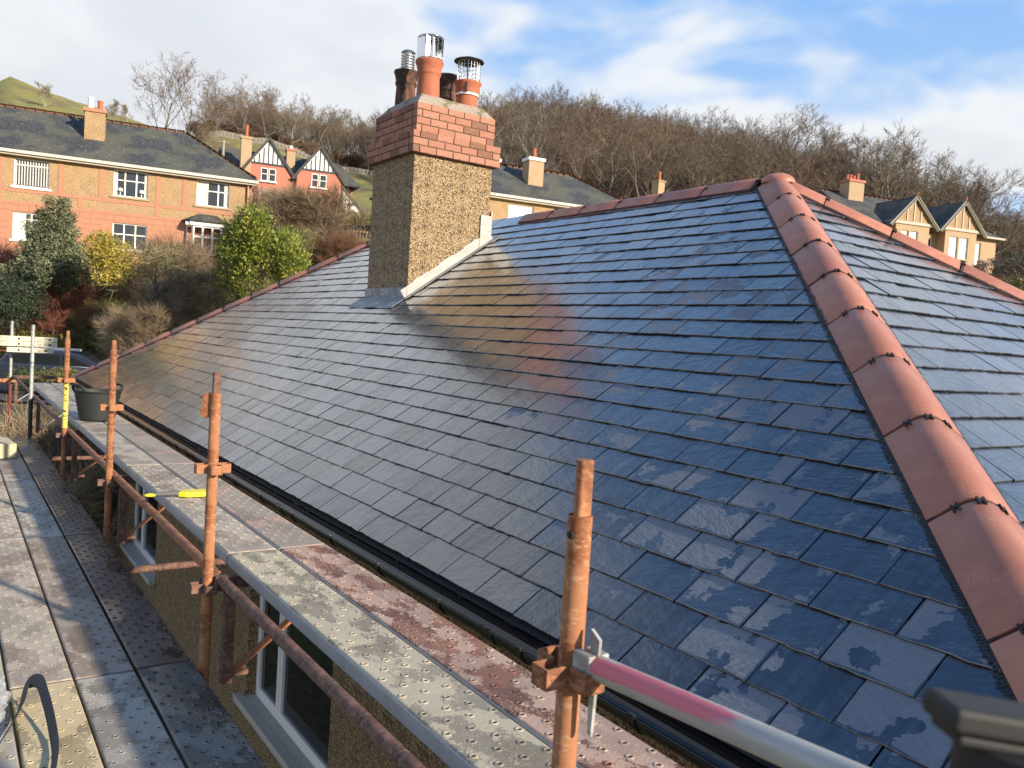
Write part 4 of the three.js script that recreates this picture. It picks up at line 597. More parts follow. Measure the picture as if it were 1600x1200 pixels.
function wallWith(x0, x1, y0, y1, holes, z = 0, t = 0.3) { const s = new THREE.Shape([[x0, y0], [x1, y0], [x1, y1], [x0, y1]].map((q) => new THREE.Vector2(...q))); for (const [a, b, c, d] of holes) s.holes.push(new THREE.Path([[a, c], [a, d], [b, d], [b, c]].map((q) => new THREE.Vector2(...q)))); const g = new THREE.ExtrudeGeometry(s, { depth: t, bevelEnabled: false }); g.translate(0, 0, z - t); return uvMetres(fix(g)); }
function stack(parent, x0, x1, y0, y1, z0, z1, pots, m, capM) {
  const c = sub(parent, 'chimney'); part(c, 'stack', span(x0, x1, y0, y1, z0, z1), m); part(c, 'cap', span(x0 - 0.07, x1 + 0.07, y1 - 0.18, y1, z0 - 0.07, z1 + 0.07), capM || m);
  for (const [x, h, pm] of pots) part(c, 'chimney_pot', lathe([[0.15, 0], [0.125, h * 0.8], [0.15, h * 0.88], [0.15, h], [0.10, h], [0.001, h * 0.6]], 12, x, y1, (z0 + z1) / 2), pm || M.oldClay); return c;
}
function ridgeRow(parent, a, b, n = 0) { const L = a.distanceTo(b), k = n || Math.round(L / 0.45), d = b.clone().sub(a).multiplyScalar(1 / k), q = new THREE.Quaternion().setFromUnitVectors(V(1, 0, 0), d.clone().normalize()), g = new THREE.CylinderGeometry(0.12, 0.13, L / k - 0.02, 8, 1, false, 0, Math.PI).rotateZ(Math.PI / 2).rotateX(-Math.PI / 2); const r = sub(parent, 'ridge'); for (let i = 0; i < k; i++) { const o = part(r, 'tile', g, M.dullClay); o.position.copy(a).addScaledVector(d, i + 0.5); o.quaternion.copy(q); } }
const rad = (d) => d * Math.PI / 180;
{ // house A: pebbledashed terrace with red stone ground floor
  const base = 2.6, A = thing('terraced_house', 'long tan pebbledashed house with red stone ground floor and old slate hip roof', 'house', [-45.49, base, 0.08], rad(79.65)), y = (v) => v - base;
  const W = { a: [0.60, 2.10, 7.29, 8.63], b: [4.96, 6.55, 7.36, 8.69], c: [8.90, 10.52, 7.37, 8.67], d: [0.61, 2.20, 4.71, 6.05], e: [4.99, 6.58, 4.70, 6.02], f: [-3.6, -2.1, 7.29, 8.63], g: [-7.2, -5.7, 7.29, 8.63] }, yy = ([a, b, c, d]) => [a, b, y(c), y(d)];
  part(A, 'upper_wall', wallWith(-10, 11.55, y(6.40), y(8.98), [W.a, W.b, W.c, W.f, W.g].map(yy)), M.farHarl);
  part(A, 'lower_wall', wallWith(-10, 11.55, y(0.2), y(6.395), [W.d, W.e].map(yy), 0.012), M.redStone);
  part(A, 'end_wall', span(11.25, 11.54, y(2.5), y(8.97), -7, -0.302), M.farHarl); part(A, 'back_wall', merge([span(-10, 11.2, y(2.5), y(8.97), -7.3, -7.01), span(-9.99, -9.7, y(2.5), y(8.97), -7, -0.32)]), M.farHarl);
  windowIn(A, yy(W.a), 0, 1, 0.78, { blinds: true }); windowIn(A, yy(W.b), 0, 3, 0.62, { curtain: [[0.03, 0.12], [0.9, 0.97]], lamps: [0.2, 0.82], sillMat: M.tanStone }); windowIn(A, yy(W.c), 0, 3, 0.62, { curtain: [[0.04, 0.3], [0.85, 0.95]], sillMat: M.tanStone });
  windowIn(A, yy(W.d), 0.012, 2, 0.76, { curtain: [[0.04, 0.35]] }); windowIn(A, yy(W.e), 0.012, 3, 0.58, {}); windowIn(A, yy(W.f), 0, 3, 0.62); windowIn(A, yy(W.g), 0, 3, 0.62);
  for (const [x, a, b] of [[0.02, 6.56, 8.95], [2.62, 7.17, 8.95], [4.42, 7.17, 8.95], [7.05, 6.56, 8.95], [8.32, 7.17, 8.95], [3.5, 6.56, 7.0], [-2.9, 6.56, 7.0], [-4.6, 7.17, 8.95]]) part(A, 'stone_strip', span(x - 0.11, x + 0.11, y(a), y(b), 0.002, 0.022), M.redStone);
  part(A, 'stone_band', merge([[-9.99, -0.1], [0.14, 6.93], [7.17, 11.54]].map(([a, b]) => span(a, b, y(7.0), y(7.165), 0.002, 0.02))), M.redStone); part(A, 'stone_band', span(-9.99, 11.54, y(6.395), y(6.55), 0.002, 0.03), M.redStone);
  // shallow stone courses of the ground floor
  const bl = [span(0, 0.62, 0, 0.27, 0, 0.012), span(0, 0.44, 0, 0.27, 0, 0.016)], rg = mulberry(8); for (let r = 0; r < 9; r++) for (let x = -0.9 + (r % 2) * 0.3; x < 8.0;) { const k = rg() < 0.5 ? 0 : 1, w = k ? 0.46 : 0.64; const y0 = 6.11 - r * 0.285; if (![W.d, W.e].some(([a, b, c, d]) => x + w > a - 0.02 && x < b + 0.02 && y0 + 0.27 > c - 0.12 && y0 < d)) part(A, 'stone_block', bl[k], M.redStone).position.set(x, y(y0), 0.013); x += w; }
  const e = 8.98, r = 11.72, ov = 0.35, xr = 8.35, x1 = 11.9, z0 = ov, z1 = -7.3 - ov, zm = -3.65, x0 = -10.3;
  const roof = sub(A, 'roof'); part(roof, 'slating', merge([slab([V(x0, y(e), z0), V(x1, y(e), z0), V(xr, y(r), zm), V(x0, y(r), zm)], 0.12), slab([V(x1, y(e), z0), V(x1, y(e), z1), V(xr, y(r), zm)], 0.12), slab([V(x1, y(e), z1), V(x0, y(e), z1), V(x0, y(r), zm), V(xr, y(r), zm)], 0.12)]), M.oldSlate);
  ridgeRow(A, V(x0, y(r) + 0.02, zm), V(xr, y(r) + 0.02, zm)); ridgeRow(A, V(xr, y(r) + 0.02, zm), V(x1 - 0.1, y(e) + 0.07, z0 - 0.1));
  part(A, 'gutter', merge([span(x0, x1 + 0.05, y(e) - 0.17, y(e) - 0.03, z0 - 0.02, z0 + 0.1), span(x0, x1, y(e) - 0.26, y(e) - 0.172, 0.03, z0 - 0.03)]), M.creamPaint);
  part(A, 'downpipe', rod(V(11.46, y(2.6), 0.12), V(11.46, y(e) - 0.2, 0.12), 0.05, 0.05, 8), M.tanStone);
  stack(A, 3.47, 4.42, y(9.9), y(11.88), -2.45, -1.55, [[3.70, 0.62, M.whitePaint], [4.15, 0.5, M.oldClay]], M.farHarl, M.redStone);
  const bay = sub(A, 'bay_window'), bp = [[8.45, 0.01], [8.75, 0.62], [10.2, 0.62], [10.5, 0.01]];
  part(bay, 'roof', merge([slab([V(8.2, y(6.50), 0.02), V(8.55, y(6.50), 0.85), V(9.05, y(6.92), 0.03)], 0.08), slab([V(8.55, y(6.50), 0.85), V(10.4, y(6.50), 0.85), V(9.9, y(6.92), 0.03), V(9.05, y(6.92), 0.03)], 0.08), slab([V(10.4, y(6.50), 0.85), V(10.75, y(6.50), 0.02), V(9.9, y(6.92), 0.03)], 0.08)]), M.oldSlate);
  part(bay, 'fascia', merge([span(8.6, 10.35, y(6.24), y(6.41), 0.6, 0.74), span(8.40, 8.62, y(6.24), y(6.41), 0.04, 0.65), span(10.33, 10.55, y(6.24), y(6.41), 0.04, 0.65)]), M.whitePaint);
  part(bay, 'frame', merge([frameBars(8.76, 10.2, y(4.75), y(6.235), 0.66, 3, 0.62, 0.08), frameBars(0, 0.62, y(4.75), y(6.235), 0, 1, 0.62, 0.07).rotateY(-1.1).translate(8.45, 0, 0.06), frameBars(-0.62, 0, y(4.75), y(6.235), 0, 1, 0.62, 0.07).rotateY(1.1).translate(10.5, 0, 0.06)]), M.whitePaint);
  part(bay, 'pane', prism(bp.map(([a, b]) => [a, -b]), 1.4).rotateX(Math.PI / 2).scale(1, 1, 1).translate(0, y(6.2), 0), M.farGlass); part(bay, 'base', prism([[8.42, 0], [8.72, -0.66], [10.23, -0.66], [10.53, 0]], 2.1).rotateX(Math.PI / 2).translate(0, y(4.74), 0), M.redStone);
}
{ // house C: same style, behind the ridge
  const base = 4.0, A = thing('tan_house', 'tan rendered house with old slate hip roof and white-capped chimney rising behind the ridge', 'house', [-38.78, base, -23.82], rad(80.16)), y = (v) => v - base, w = [1.05, 2.67, y(7.9), y(9.24)];
  part(A, 'wall', wallWith(-5, 10.2, y(3.5), y(9.68), [w]), M.farHarl); part(A, 'end_wall', merge([span(9.9, 10.19, y(3.5), y(9.67), -7, -0.302), span(-5, -4.7, y(3.5), y(9.67), -7, -0.302)]), M.farHarl);
  windowIn(A, w, 0, 2, 0.6, { white: true });
  const e = 9.68, r = 12.15, x0 = -5.3, x1 = 10.5, xr = 6.9, zm = -3.6, z0 = 0.35, z1 = -7.5;
  part(A, 'roof', merge([slab([V(x0, y(e), z0), V(x1, y(e), z0), V(xr, y(r), zm), V(x0 + 3.6, y(r), zm)], 0.12), slab([V(x1, y(e), z0), V(x1, y(e), z1), V(xr, y(r), zm)], 0.12), slab([V(x1, y(e), z1), V(x0, y(e), z1), V(x0 + 3.6, y(r), zm), V(xr, y(r), zm)], 0.12), slab([V(x0, y(e), z1), V(x0, y(e), z0), V(x0 + 3.6, y(r), zm)], 0.12)]), M.oldSlate);
  ridgeRow(A, V(x0 + 3.6, y(r) + 0.02, zm), V(xr, y(r) + 0.02, zm)); ridgeRow(A, V(xr, y(r) + 0.02, zm), V(x1 - 0.1, y(e) + 0.07, z0 - 0.1));
  part(A, 'gutter', merge([span(x0, x1 + 0.05, y(e) - 0.17, y(e) - 0.03, z0 - 0.02, z0 + 0.1), span(x0, x1, y(e) - 0.26, y(e) - 0.172, 0.03, z0 - 0.03)]), M.creamPaint);
  stack(A, 2.85, 3.85, y(10.5), y(12.45), -2.3, -1.4, [[3.35, 0.62]], M.tanStone, M.whitePaint); stack(A, 1.1, 2.0, y(11.6), y(12.6), -4.6, -3.9, [[1.35, 0.5], [1.75, 0.5]], M.whitePaint, M.whitePaint);
}
{ // house B: red brick villa with half-timbered gables
  const base = 9.9, B = thing('brick_villa', 'red brick villa with two black and white half-timbered gables', 'house', [-67.08, base, -18.47], rad(79.18)), y = (v) => v - base;
  const wins = [[0.62, 1.16, y(13.05), y(14.1)], [1.24, 1.80, y(13.05), y(14.1)], [4.70, 5.26, y(13.05), y(14.16)], [5.36, 5.94, y(13.05), y(14.16)]];
  part(B, 'wall', wallWith(-2.6, 7.25, y(9.2), y(13.80), []), M.redBrick); part(B, 'side_wing', merge([span(7.3, 8.75, y(9.2), y(13.7), -5, -2.2), span(-2.59, 7.24, y(9.2), y(13.78), -7, -6.7)]), M.redBrick);
  for (const [xa, xb, ap, cx] of [[-0.75, 3.10, 16.32, 1.17], [3.40, 7.30, 16.28, 5.35]]) {
    const g = sub(B, 'gable'), ey = 13.78, tb = 14.42, k = (ap - ey) / (cx - xa), xt0 = xa + (tb - ey) / k, xt1 = xb - (tb - ey) / ((ap - ey) / (xb - cx));
    part(g, 'brick_face', prism([[xa + 0.1, y(9.5)], [xb - 0.1, y(9.5)], [xb - 0.1, y(ey)], [xt1, y(tb)], [xt0, y(tb)], [xa + 0.1, y(ey)]], 0.40, 0.002), M.redBrick);
    part(g, 'white_panel', prism([[xt0, y(tb)], [xt1, y(tb)], [cx, y(ap)]], 0.38, 0.002), M.whitePaint);
    part(g, 'timber', span(xt0, xt1, y(tb) - 0.07, y(tb) + 0.09, 0.385, 0.45), M.timber);
    for (let q = -3; q <= 3; q++) { const x = cx + q * 0.36, h = ap - Math.abs(x - cx) * (q < 0 ? (ap - tb) / (cx - xt0) : (ap - tb) / (xt1 - cx)) - 0.12; if (h > tb + 0.2) part(g, 'timber', span(x - 0.045, x + 0.045, y(tb) + 0.092, y(h), 0.385, 0.43), M.timber); }
    for (const s of [-1, 1]) { const xe = s < 0 ? xa - 0.25 : xb + 0.25, ye = ey - 0.28, p = V(xe, y(ye), 0), q = V(cx, y(ap) + 0.16, 0), L = p.distanceTo(q), b = box(L, 0.17, 0.16); b.rotateZ(Math.atan2(q.y - p.y, q.x - p.x)); b.translate((p.x + q.x) / 2, (p.y + q.y) / 2, 0.5); part(g, 'bargeboard', b, M.timber); }
    part(g, 'roof', merge([slab([V(xa - 0.3, y(ey - 0.3), 0.6), V(cx, y(ap) + 0.18, 0.6), V(cx, y(ap) + 0.18, -3.2), V(xa - 0.3, y(ey - 0.3), -3.2)].reverse(), 0.1), slab([V(cx, y(ap) + 0.18, 0.6), V(xb + 0.3, y(ey - 0.3), 0.6), V(xb + 0.3, y(ey - 0.3), -3.2), V(cx, y(ap) + 0.18, -3.2)].reverse(), 0.1)]), M.oldSlate);
    part(g, 'finial', rod(V(cx, y(ap) + 0.15, 0.5), V(cx, y(ap) + 0.55, 0.5), 0.05, 0.02, 6), M.timber);
    const bx0 = cx - 0.75, bx1 = cx + 0.75; part(g, 'bay', merge([span(bx0, bx1, y(9.6), y(10.85), 0.404, 0.95), span(bx0 - 0.06, bx1 + 0.06, y(12.25), y(12.62), 0.404, 1.0), span(bx0, bx0 + 0.16, y(10.85), y(12.25), 0.404, 0.95), span(bx1 - 0.16, bx1, y(10.85), y(12.25), 0.404, 0.95)]), M.redBrick);
  }
  for (const q of wins) windowIn(B, q, 0.535, 1, 0.55, {}); for (const cx of [1.17, 5.35]) { windowIn(B, [cx - 0.58, cx + 0.20, y(10.9), y(12.2)], 1.0, 1, 0.6, {}); windowIn(B, [cx + 0.28, cx + 0.58, y(10.9), y(12.2)], 1.0, 1, 0, {}); }
  part(B, 'main_roof', merge([slab([V(-2.8, y(13.6), 0.3), V(8.9, y(13.6), 0.3), V(7.6, y(16.0), -3.2), V(-2.4, y(16.0), -3.2)], 0.1), slab([V(8.9, y(13.6), -6.9), V(-2.8, y(13.6), -6.9), V(-2.4, y(16.0), -3.2), V(7.6, y(16.0), -3.2)], 0.1), slab([V(8.9, y(13.6), 0.3), V(8.9, y(13.6), -6.9), V(7.6, y(16.0), -3.2)], 0.1)]), M.oldSlate);
  const s = sub(B, 'lean_to'); part(s, 'white_panel', prism([[7.32, y(11.2)], [9.1, y(11.2)], [9.1, y(11.45)], [7.32, y(13.35)]], 0.3, 0.05), M.whitePaint); for (const [a, b, c, d] of [[7.30, 7.40, 11.2, 13.35], [7.95, 8.03, 11.2, 12.6], [7.4, 9.1, 11.95, 12.02]]) part(s, 'timber', span(a, Math.min(b, 8.6), y(c), y(d), 0.352, 0.39), M.timber); { const b = box(2.9, 0.15, 0.14); b.rotateZ(-0.82); b.translate(8.2, y(12.45), 0.42); part(s, 'bargeboard', b, M.timber); }
  part(B, 'rain_hopper', merge([span(3.0, 3.5, y(13.48), y(13.56), 0.5, 0.8), rod(V(3.25, y(9.6), 0.5), V(3.25, y(13.5), 0.5), 0.05, 0.05, 8)].map(fix)), M.timber);
  stack(B, -1.0, -0.18, y(13.2), y(16.4), -0.2, 0.5, [[-0.6, 0.95]], M.tanStone, M.tanStone); stack(B, 2.85, 3.55, y(14.4), y(16.3), -2.0, -1.3, [[3.2, 0.3, M.whitePaint]], M.tanStone, M.redBrick);
}
{ // house D: sandstone villa at the right
  const base = 5.2, D = thing('stone_villa', 'golden stone villa with two small gables and white sash windows beyond the hip', 'house', [-32.27, base, -50.98], rad(75.2)), y = (v) => v - base;
  const ws = [[9.22, 10.29, y(8.97), y(10.61)], [5.05, 5.62, y(9.0), y(10.5)]]; part(D, 'wall', wallWith(-1.5, 11.75, y(4.6), y(11.1), ws), M.tanStone); part(D, 'end_wall', span(11.45, 11.74, y(4.6), y(11.09), -8, -0.302), M.tanStone);
  for (const [a, b, cx, ap] of [[1.15, 4.85, 3.0, 12.9], [5.65, 9.3, 7.47, 13.05]]) {
    const g = sub(D, 'gable'), ey = 11.1; const w2 = cx > 5 ? [[6.44, 7.22, y(9.15), y(10.68)], [7.38, 8.2, y(9.15), y(10.68)]] : [[1.98, 2.66, y(9.15), y(10.68)], [2.78, 3.5, y(9.15), y(10.68)]];
    part(g, 'face', wallWith(a + 0.35, b - 0.35, y(4.6), y(ey), w2, 0.75, 0.74), M.tanStone); part(g, 'panel', prism([[a + 0.1, y(ey) + 0.2], [b - 0.1, y(ey) + 0.2], [cx, y(ap) - 0.1]], 0.7, 0.08), M.farHarl);
    part(g, 'tie_beam', span(a, b, y(ey) + 0.004, y(ey) + 0.2, 0.05, 0.84), M.paleWood ?? (M.paleWood = plain(0.46, 0.40, 0.32, 0.7))); for (const q of [-0.62, 0, 0.62]) part(g, 'stud', span(cx + q - 0.05, cx + q + 0.05, y(ey) + 0.205, y(ap) - 0.15 - Math.abs(q) * 1.05, 0.785, 0.83), M.paleWood);
    for (const s of [-1, 1]) { const p = V(s < 0 ? a - 0.3 : b + 0.3, y(ey) - 0.2, 0), q = V(cx, y(ap) + 0.12, 0), L = p.distanceTo(q), bb = box(L, 0.2, 0.14); bb.rotateZ(Math.atan2(q.y - p.y, q.x - p.x)); bb.translate((p.x + q.x) / 2, (p.y + q.y) / 2, 0.95); part(g, 'bargeboard', bb, M.paleWood); }
    part(g, 'roof', merge([slab([V(a - 0.35, y(ey) - 0.2, 1.05), V(a - 0.35, y(ey) - 0.2, -3), V(cx, y(ap) + 0.2, -3), V(cx, y(ap) + 0.2, 1.05)].reverse(), 0.1), slab([V(b + 0.35, y(ey) - 0.2, 1.05), V(cx, y(ap) + 0.2, 1.05), V(cx, y(ap) + 0.2, -3), V(b + 0.35, y(ey) - 0.2, -3)].reverse(), 0.1)]), M.oldSlate);
    part(g, 'finial', lathe([[0.05, 0], [0.03, 0.15], [0.08, 0.22], [0.001, 0.4]], 8, cx, y(ap) + 0.15, 0.95), M.oldClay); for (const q of w2) windowIn(D, q, 0.75, 1, 0.5, { white: true, sillMat: M.tanStone });
  }
  windowIn(D, ws[0], 0, 1, 0.5, { white: true, sillMat: M.redStone }); windowIn(D, ws[1], 0, 1, 0.5, {});
  const e = 11.1, r = 13.75; part(D, 'main_roof', merge([slab([V(-1.9, y(e), 0.35), V(12.1, y(e), 0.35), V(8.0, y(r), -4), V(-1.2, y(r), -4)], 0.1), slab([V(12.1, y(e), 0.35), V(12.1, y(e), -8.3), V(8.0, y(r), -4)], 0.1), slab([V(12.1, y(e), -8.3), V(-1.9, y(e), -8.3), V(-1.2, y(r), -4), V(8.0, y(r), -4)], 0.1), slab([V(-1.9, y(e), -8.3), V(-1.9, y(e), 0.35), V(-1.2, y(r), -4)], 0.1)]), M.oldSlate);
  ridgeRow(D, V(-1.2, y(r), -4), V(8, y(r), -4)); part(D, 'gutter', span(9.7, 12.15, y(e) - 0.15, y(e) - 0.02, 0.3, 0.45), M.paleWood); stack(D, 0.4, 1.75, y(12.6), y(14.6), -3.9, -2.9, [[0.55, 0.35], [0.85, 0.4], [1.15, 0.35], [1.5, 0.55]], M.tanStone, M.redBrick);
  const q = at(1029, 285, 70), o = thing('far_chimney', 'single stone chimney with red pot showing above the ridge tiles', 'chimney', [q.x, q.y - 6, q.z]); part(o, 'stack', box(0.8, 6.2, 0.7, 0, 3.0, 0), M.tanStone); part(o, 'chimney_pot', lathe([[0.16, 0], [0.13, 0.6], [0.16, 0.75], [0.1, 0.75]], 10, 0.05, 6.1, 0), M.oldClay); part(o, 'cap', box(0.92, 0.12, 0.82, 0, 6.06, 0), M.tanStone);
}
{ // walls, fence, pole, car
  const dyke = thing('dry_stone_wall', 'pale dry stone dyke along the top of the field below the wood', 'wall', [0, 0, 0]), l = []; let i = 0; for (let p = 290; p < 610; p += 6, i++) { const a = G(p, 130.2), b = G(p + 6.1, 130.2), L = a.distanceTo(b), g = box(L + 0.05, 0.85 + 0.25 * hash(i, 2, 2), 0.5); g.rotateY(Math.atan2(-(b.z - a.z), b.x - a.x)); g.translate((a.x + b.x) / 2, (a.y + b.y) / 2 + 0.3, (a.z + b.z) / 2); l.push(g); } part(dyke, 'stones', merge(l), M.rubble);
  const gw = thing('garden_wall', 'rough stone garden wall half hidden by bare shrubs', 'wall', [0, 0, 0]); const lw = []; i = 0; const rw = mulberry(4); for (let p = 40; p < 300; p += 4.2, i++) for (let k = 0; k < 5; k++) { const a = G(p + (k % 2) * 2 + rw() * 0.6, 31.9), q = new THREE.DodecahedronGeometry(0.085 + rw() * 0.02, 0); q.scale(0.9, 0.8 + rw() * 0.3, 1.1); q.rotateY(rw() * 3); q.translate(a.x, 0.55 + k * 0.16 + rw() * 0.03 + (p - 150) * 0.0006, a.z); lw.push(fix(q)); } tag(part(gw, 'stones', merge(lw), mat(M.rubbleSet ?? surface(128, 128, (u, v) => { const f = fbm(u * 8, v * 8, 4, 4, 8, 8); return [mix3([0.30, 0.25, 0.18], [0.56, 0.50, 0.40], f), 0.9, f]; }), 1, 1, 0.01)), null, null, null, 'stuff'); { const a = G(40, 32), b = G(300, 32), g = box(a.distanceTo(b), 1.5, 0.2); g.rotateY(Math.atan2(-(b.z - a.z), b.x - a.x)); g.translate((a.x + b.x) / 2, 0.55, (a.z + b.z) / 2); part(gw, 'core', g, M.rubble); }
  const f0 = at(517, 365, 46), fe = V(0.18, 0, -0.983), fence = thing('trellis_fence', 'dark trellis fence with white post feet below the clipped hedge', 'fence', [f0.x, f0.y, f0.z], rad(79.6)); for (let k = 0; k < 14; k++) part(fence, 'slat', span(k * 0.19, k * 0.19 + 0.10, -0.5, 1.05, 0, 0.03), M.darkWood ?? (M.darkWood = plain(0.035, 0.022, 0.018, 0.8))); for (const x of [-0.02, 0.95, 2.6]) { part(fence, 'post', span(x, x + 0.11, -0.1, 1.15, 0.032, 0.14), M.darkWood); part(fence, 'post_foot', span(x - 0.004, x + 0.114, -0.9, -0.104, 0.03, 0.145), M.whitePaint); } part(fence, 'brace', box(1.45, 0.07, 0.03).rotateZ(-0.75).translate(0.55, 0.35, 0.06), M.darkWood); part(fence, 'rail', span(0, 2.7, 0.95, 1.03, 0.032, 0.07), M.darkWood);
  const hw = thing('retaining_wall', 'rubble stone retaining wall beside the trellis fence', 'wall', [f0.x, f0.y, f0.z], rad(79.6)); part(hw, 'face', span(1.1, 4.2, -1.6, 0.25, -0.4, -0.05), M.rubble); part(hw, 'coping', span(1.05, 4.25, 0.255, 0.33, -0.45, 0.0), M.tanStone);
  const bt = at(349.5, 219, 62), up = thing('utility_pole', 'slim weathered wooden pole standing behind the terraced roof', 'pole', [bt.x, bt.y - 8, bt.z]); part(up, 'shaft', rod(V(0, 0, 0), V(0, 8, 0), 0.13, 0.10, 10), plain(0.30, 0.26, 0.2, 0.85)); part(up, 'crossarm', box(0.1, 0.08, 0.9, 0, 7.85, 0), plain(0.2, 0.17, 0.13, 0.85));

  // estate car, side on
  const c0 = at(2, 590, 26.6), car = thing('parked_car', 'dark blue estate car with silver roof rails parked in the lane', 'car', [c0.x, -1.42, c0.z], rad(62)), paint = new THREE.MeshPhysicalMaterial({ color: new THREE.Color().setRGB(0.012, 0.018, 0.034), roughness: 0.3, clearcoat: 1, clearcoatRoughness: 0.05 });
  const bez = (pts, y0 = 0) => new THREE.Shape(new THREE.SplineCurve(pts.map((q) => new THREE.Vector2(...q))).getPoints(80)); const body = [[0.03, 0.42], [0.02, 0.75], [0.10, 0.98], [0.16, 1.02], [2.4, 0.98], [3.35, 0.93], [4.25, 0.80], [4.55, 0.66], [4.60, 0.42], [4.5, 0.26], [3.9, 0.22], [0.7, 0.22], [0.1, 0.28], [0.03, 0.42]];
  const ex = (s, d, z, bv) => { const g = new THREE.ExtrudeGeometry(s, { depth: d, bevelEnabled: true, bevelSize: bv, bevelThickness: bv, bevelSegments: 3 }); g.translate(0, 0, z); return fix(g); };
  part(car, 'body', ex(bez(body), 1.62, -0.81, 0.06), paint);
  part(car, 'roof', ex(bez([[0.22, 1.0], [0.55, 1.38], [0.85, 1.44], [1.9, 1.46], [2.5, 1.40], [3.0, 1.18], [3.35, 0.96], [2.0, 0.97], [0.22, 1.0]]), 1.30, -0.65, 0.05), paint);
  for (const s of [-1, 1]) { for (const q of [[[0.48, 1.05], [0.70, 1.34], [1.12, 1.37], [1.12, 1.05]], [[1.18, 1.05], [1.18, 1.375], [2.02, 1.375], [2.05, 1.05]], [[2.12, 1.05], [2.10, 1.37], [2.42, 1.33], [2.98, 1.05]]]) part(car, 'side_window', prism(q, 0.012, s > 0 ? 0.702 : -0.714), M.glass); part(car, 'roof_rail', merge([rod(V(0.75, 1.53, s * 0.6), V(2.2, 1.53, s * 0.6), 0.018, 0.018, 8), rod(V(0.8, 1.46, s * 0.6), V(0.8, 1.53, s * 0.6), 0.018, 0.018, 8), rod(V(2.15, 1.45, s * 0.6), V(2.15, 1.53, s * 0.6), 0.018, 0.018, 8)].map(fix)), M.alu);
    part(car, 'tail_light', box(0.16, 0.2, 0.1, 0.04, 0.86, s * 0.80, 0.03), new THREE.MeshPhysicalMaterial({ color: new THREE.Color().setRGB(0.5, 0.012, 0.015), roughness: 0.15, clearcoat: 1 })); part(car, 'window_trim', box(2.6, 0.02, 0.012, 1.75, 1.035, s * 0.716), M.alu);
    for (const x of [0.85, 3.65]) { const w = sub(car, 'wheel'); w.position.set(x, 0.31, s * 0.80); part(w, 'tyre', new THREE.TorusGeometry(0.235, 0.085, 10, 24), M.blackMatt); part(w, 'rim', new THREE.CylinderGeometry(0.20, 0.20, 0.1, 20).rotateX(Math.PI / 2), M.alu); } }
  const ws = box(0.02, 0.52, 1.2); ws.rotateZ(0.95); ws.translate(2.96, 1.23, 0); part(car, 'windscreen', ws, M.glass);
}

/* ------------------------------------------------------------ plants */
function sliver(P, N, a, b, w, side) { const o = P.length / 3; P.push(a.x - side.x * w, a.y - side.y * w, a.z - side.z * w, a.x + side.x * w, a.y + side.y * w, a.z + side.z * w, b.x, b.y, b.z); const n = side.clone().cross(b.clone().sub(a)).normalize(); for (let k = 0; k < 3; k++) N.push(n.x, n.y, n.z); return o; }
const geoOf = (P, N, C) => { const g = new THREE.BufferGeometry(); g.setAttribute('position', new THREE.Float32BufferAttribute(P, 3)); g.setAttribute('normal', new THREE.Float32BufferAttribute(N, 3)); if (C) g.setAttribute('color', new THREE.Float32BufferAttribute(C, 3)); return g; };
function tubeInto(P, N, pts, rads, seg) {
  for (let i = 0; i < pts.length - 1; i++) {
    const t = pts[i + 1].clone().sub(pts[i]).normalize(), s = Math.abs(t.y) > 0.9 ? V(1, 0, 0) : V(0, 1, 0), u = t.clone().cross(s).normalize(), v = t.clone().cross(u);
    for (let k = 0; k < seg; k++) { const a = k / seg * 6.2832, b = (k + 1) / seg * 6.2832, d = (q) => u.clone().multiplyScalar(Math.cos(q)).addScaledVector(v, Math.sin(q)), da = d(a), db = d(b), A = pts[i].clone().addScaledVector(da, rads[i]), B = pts[i].clone().addScaledVector(db, rads[i]), Cc = pts[i + 1].clone().addScaledVector(db, rads[i + 1]), D = pts[i + 1].clone().addScaledVector(da, rads[i + 1]);
      for (const [q, n] of [[A, da], [B, db], [Cc, db], [A, da], [Cc, db], [D, da]]) { P.push(q.x, q.y, q.z); N.push(n.x, n.y, n.z); } }
  }
}
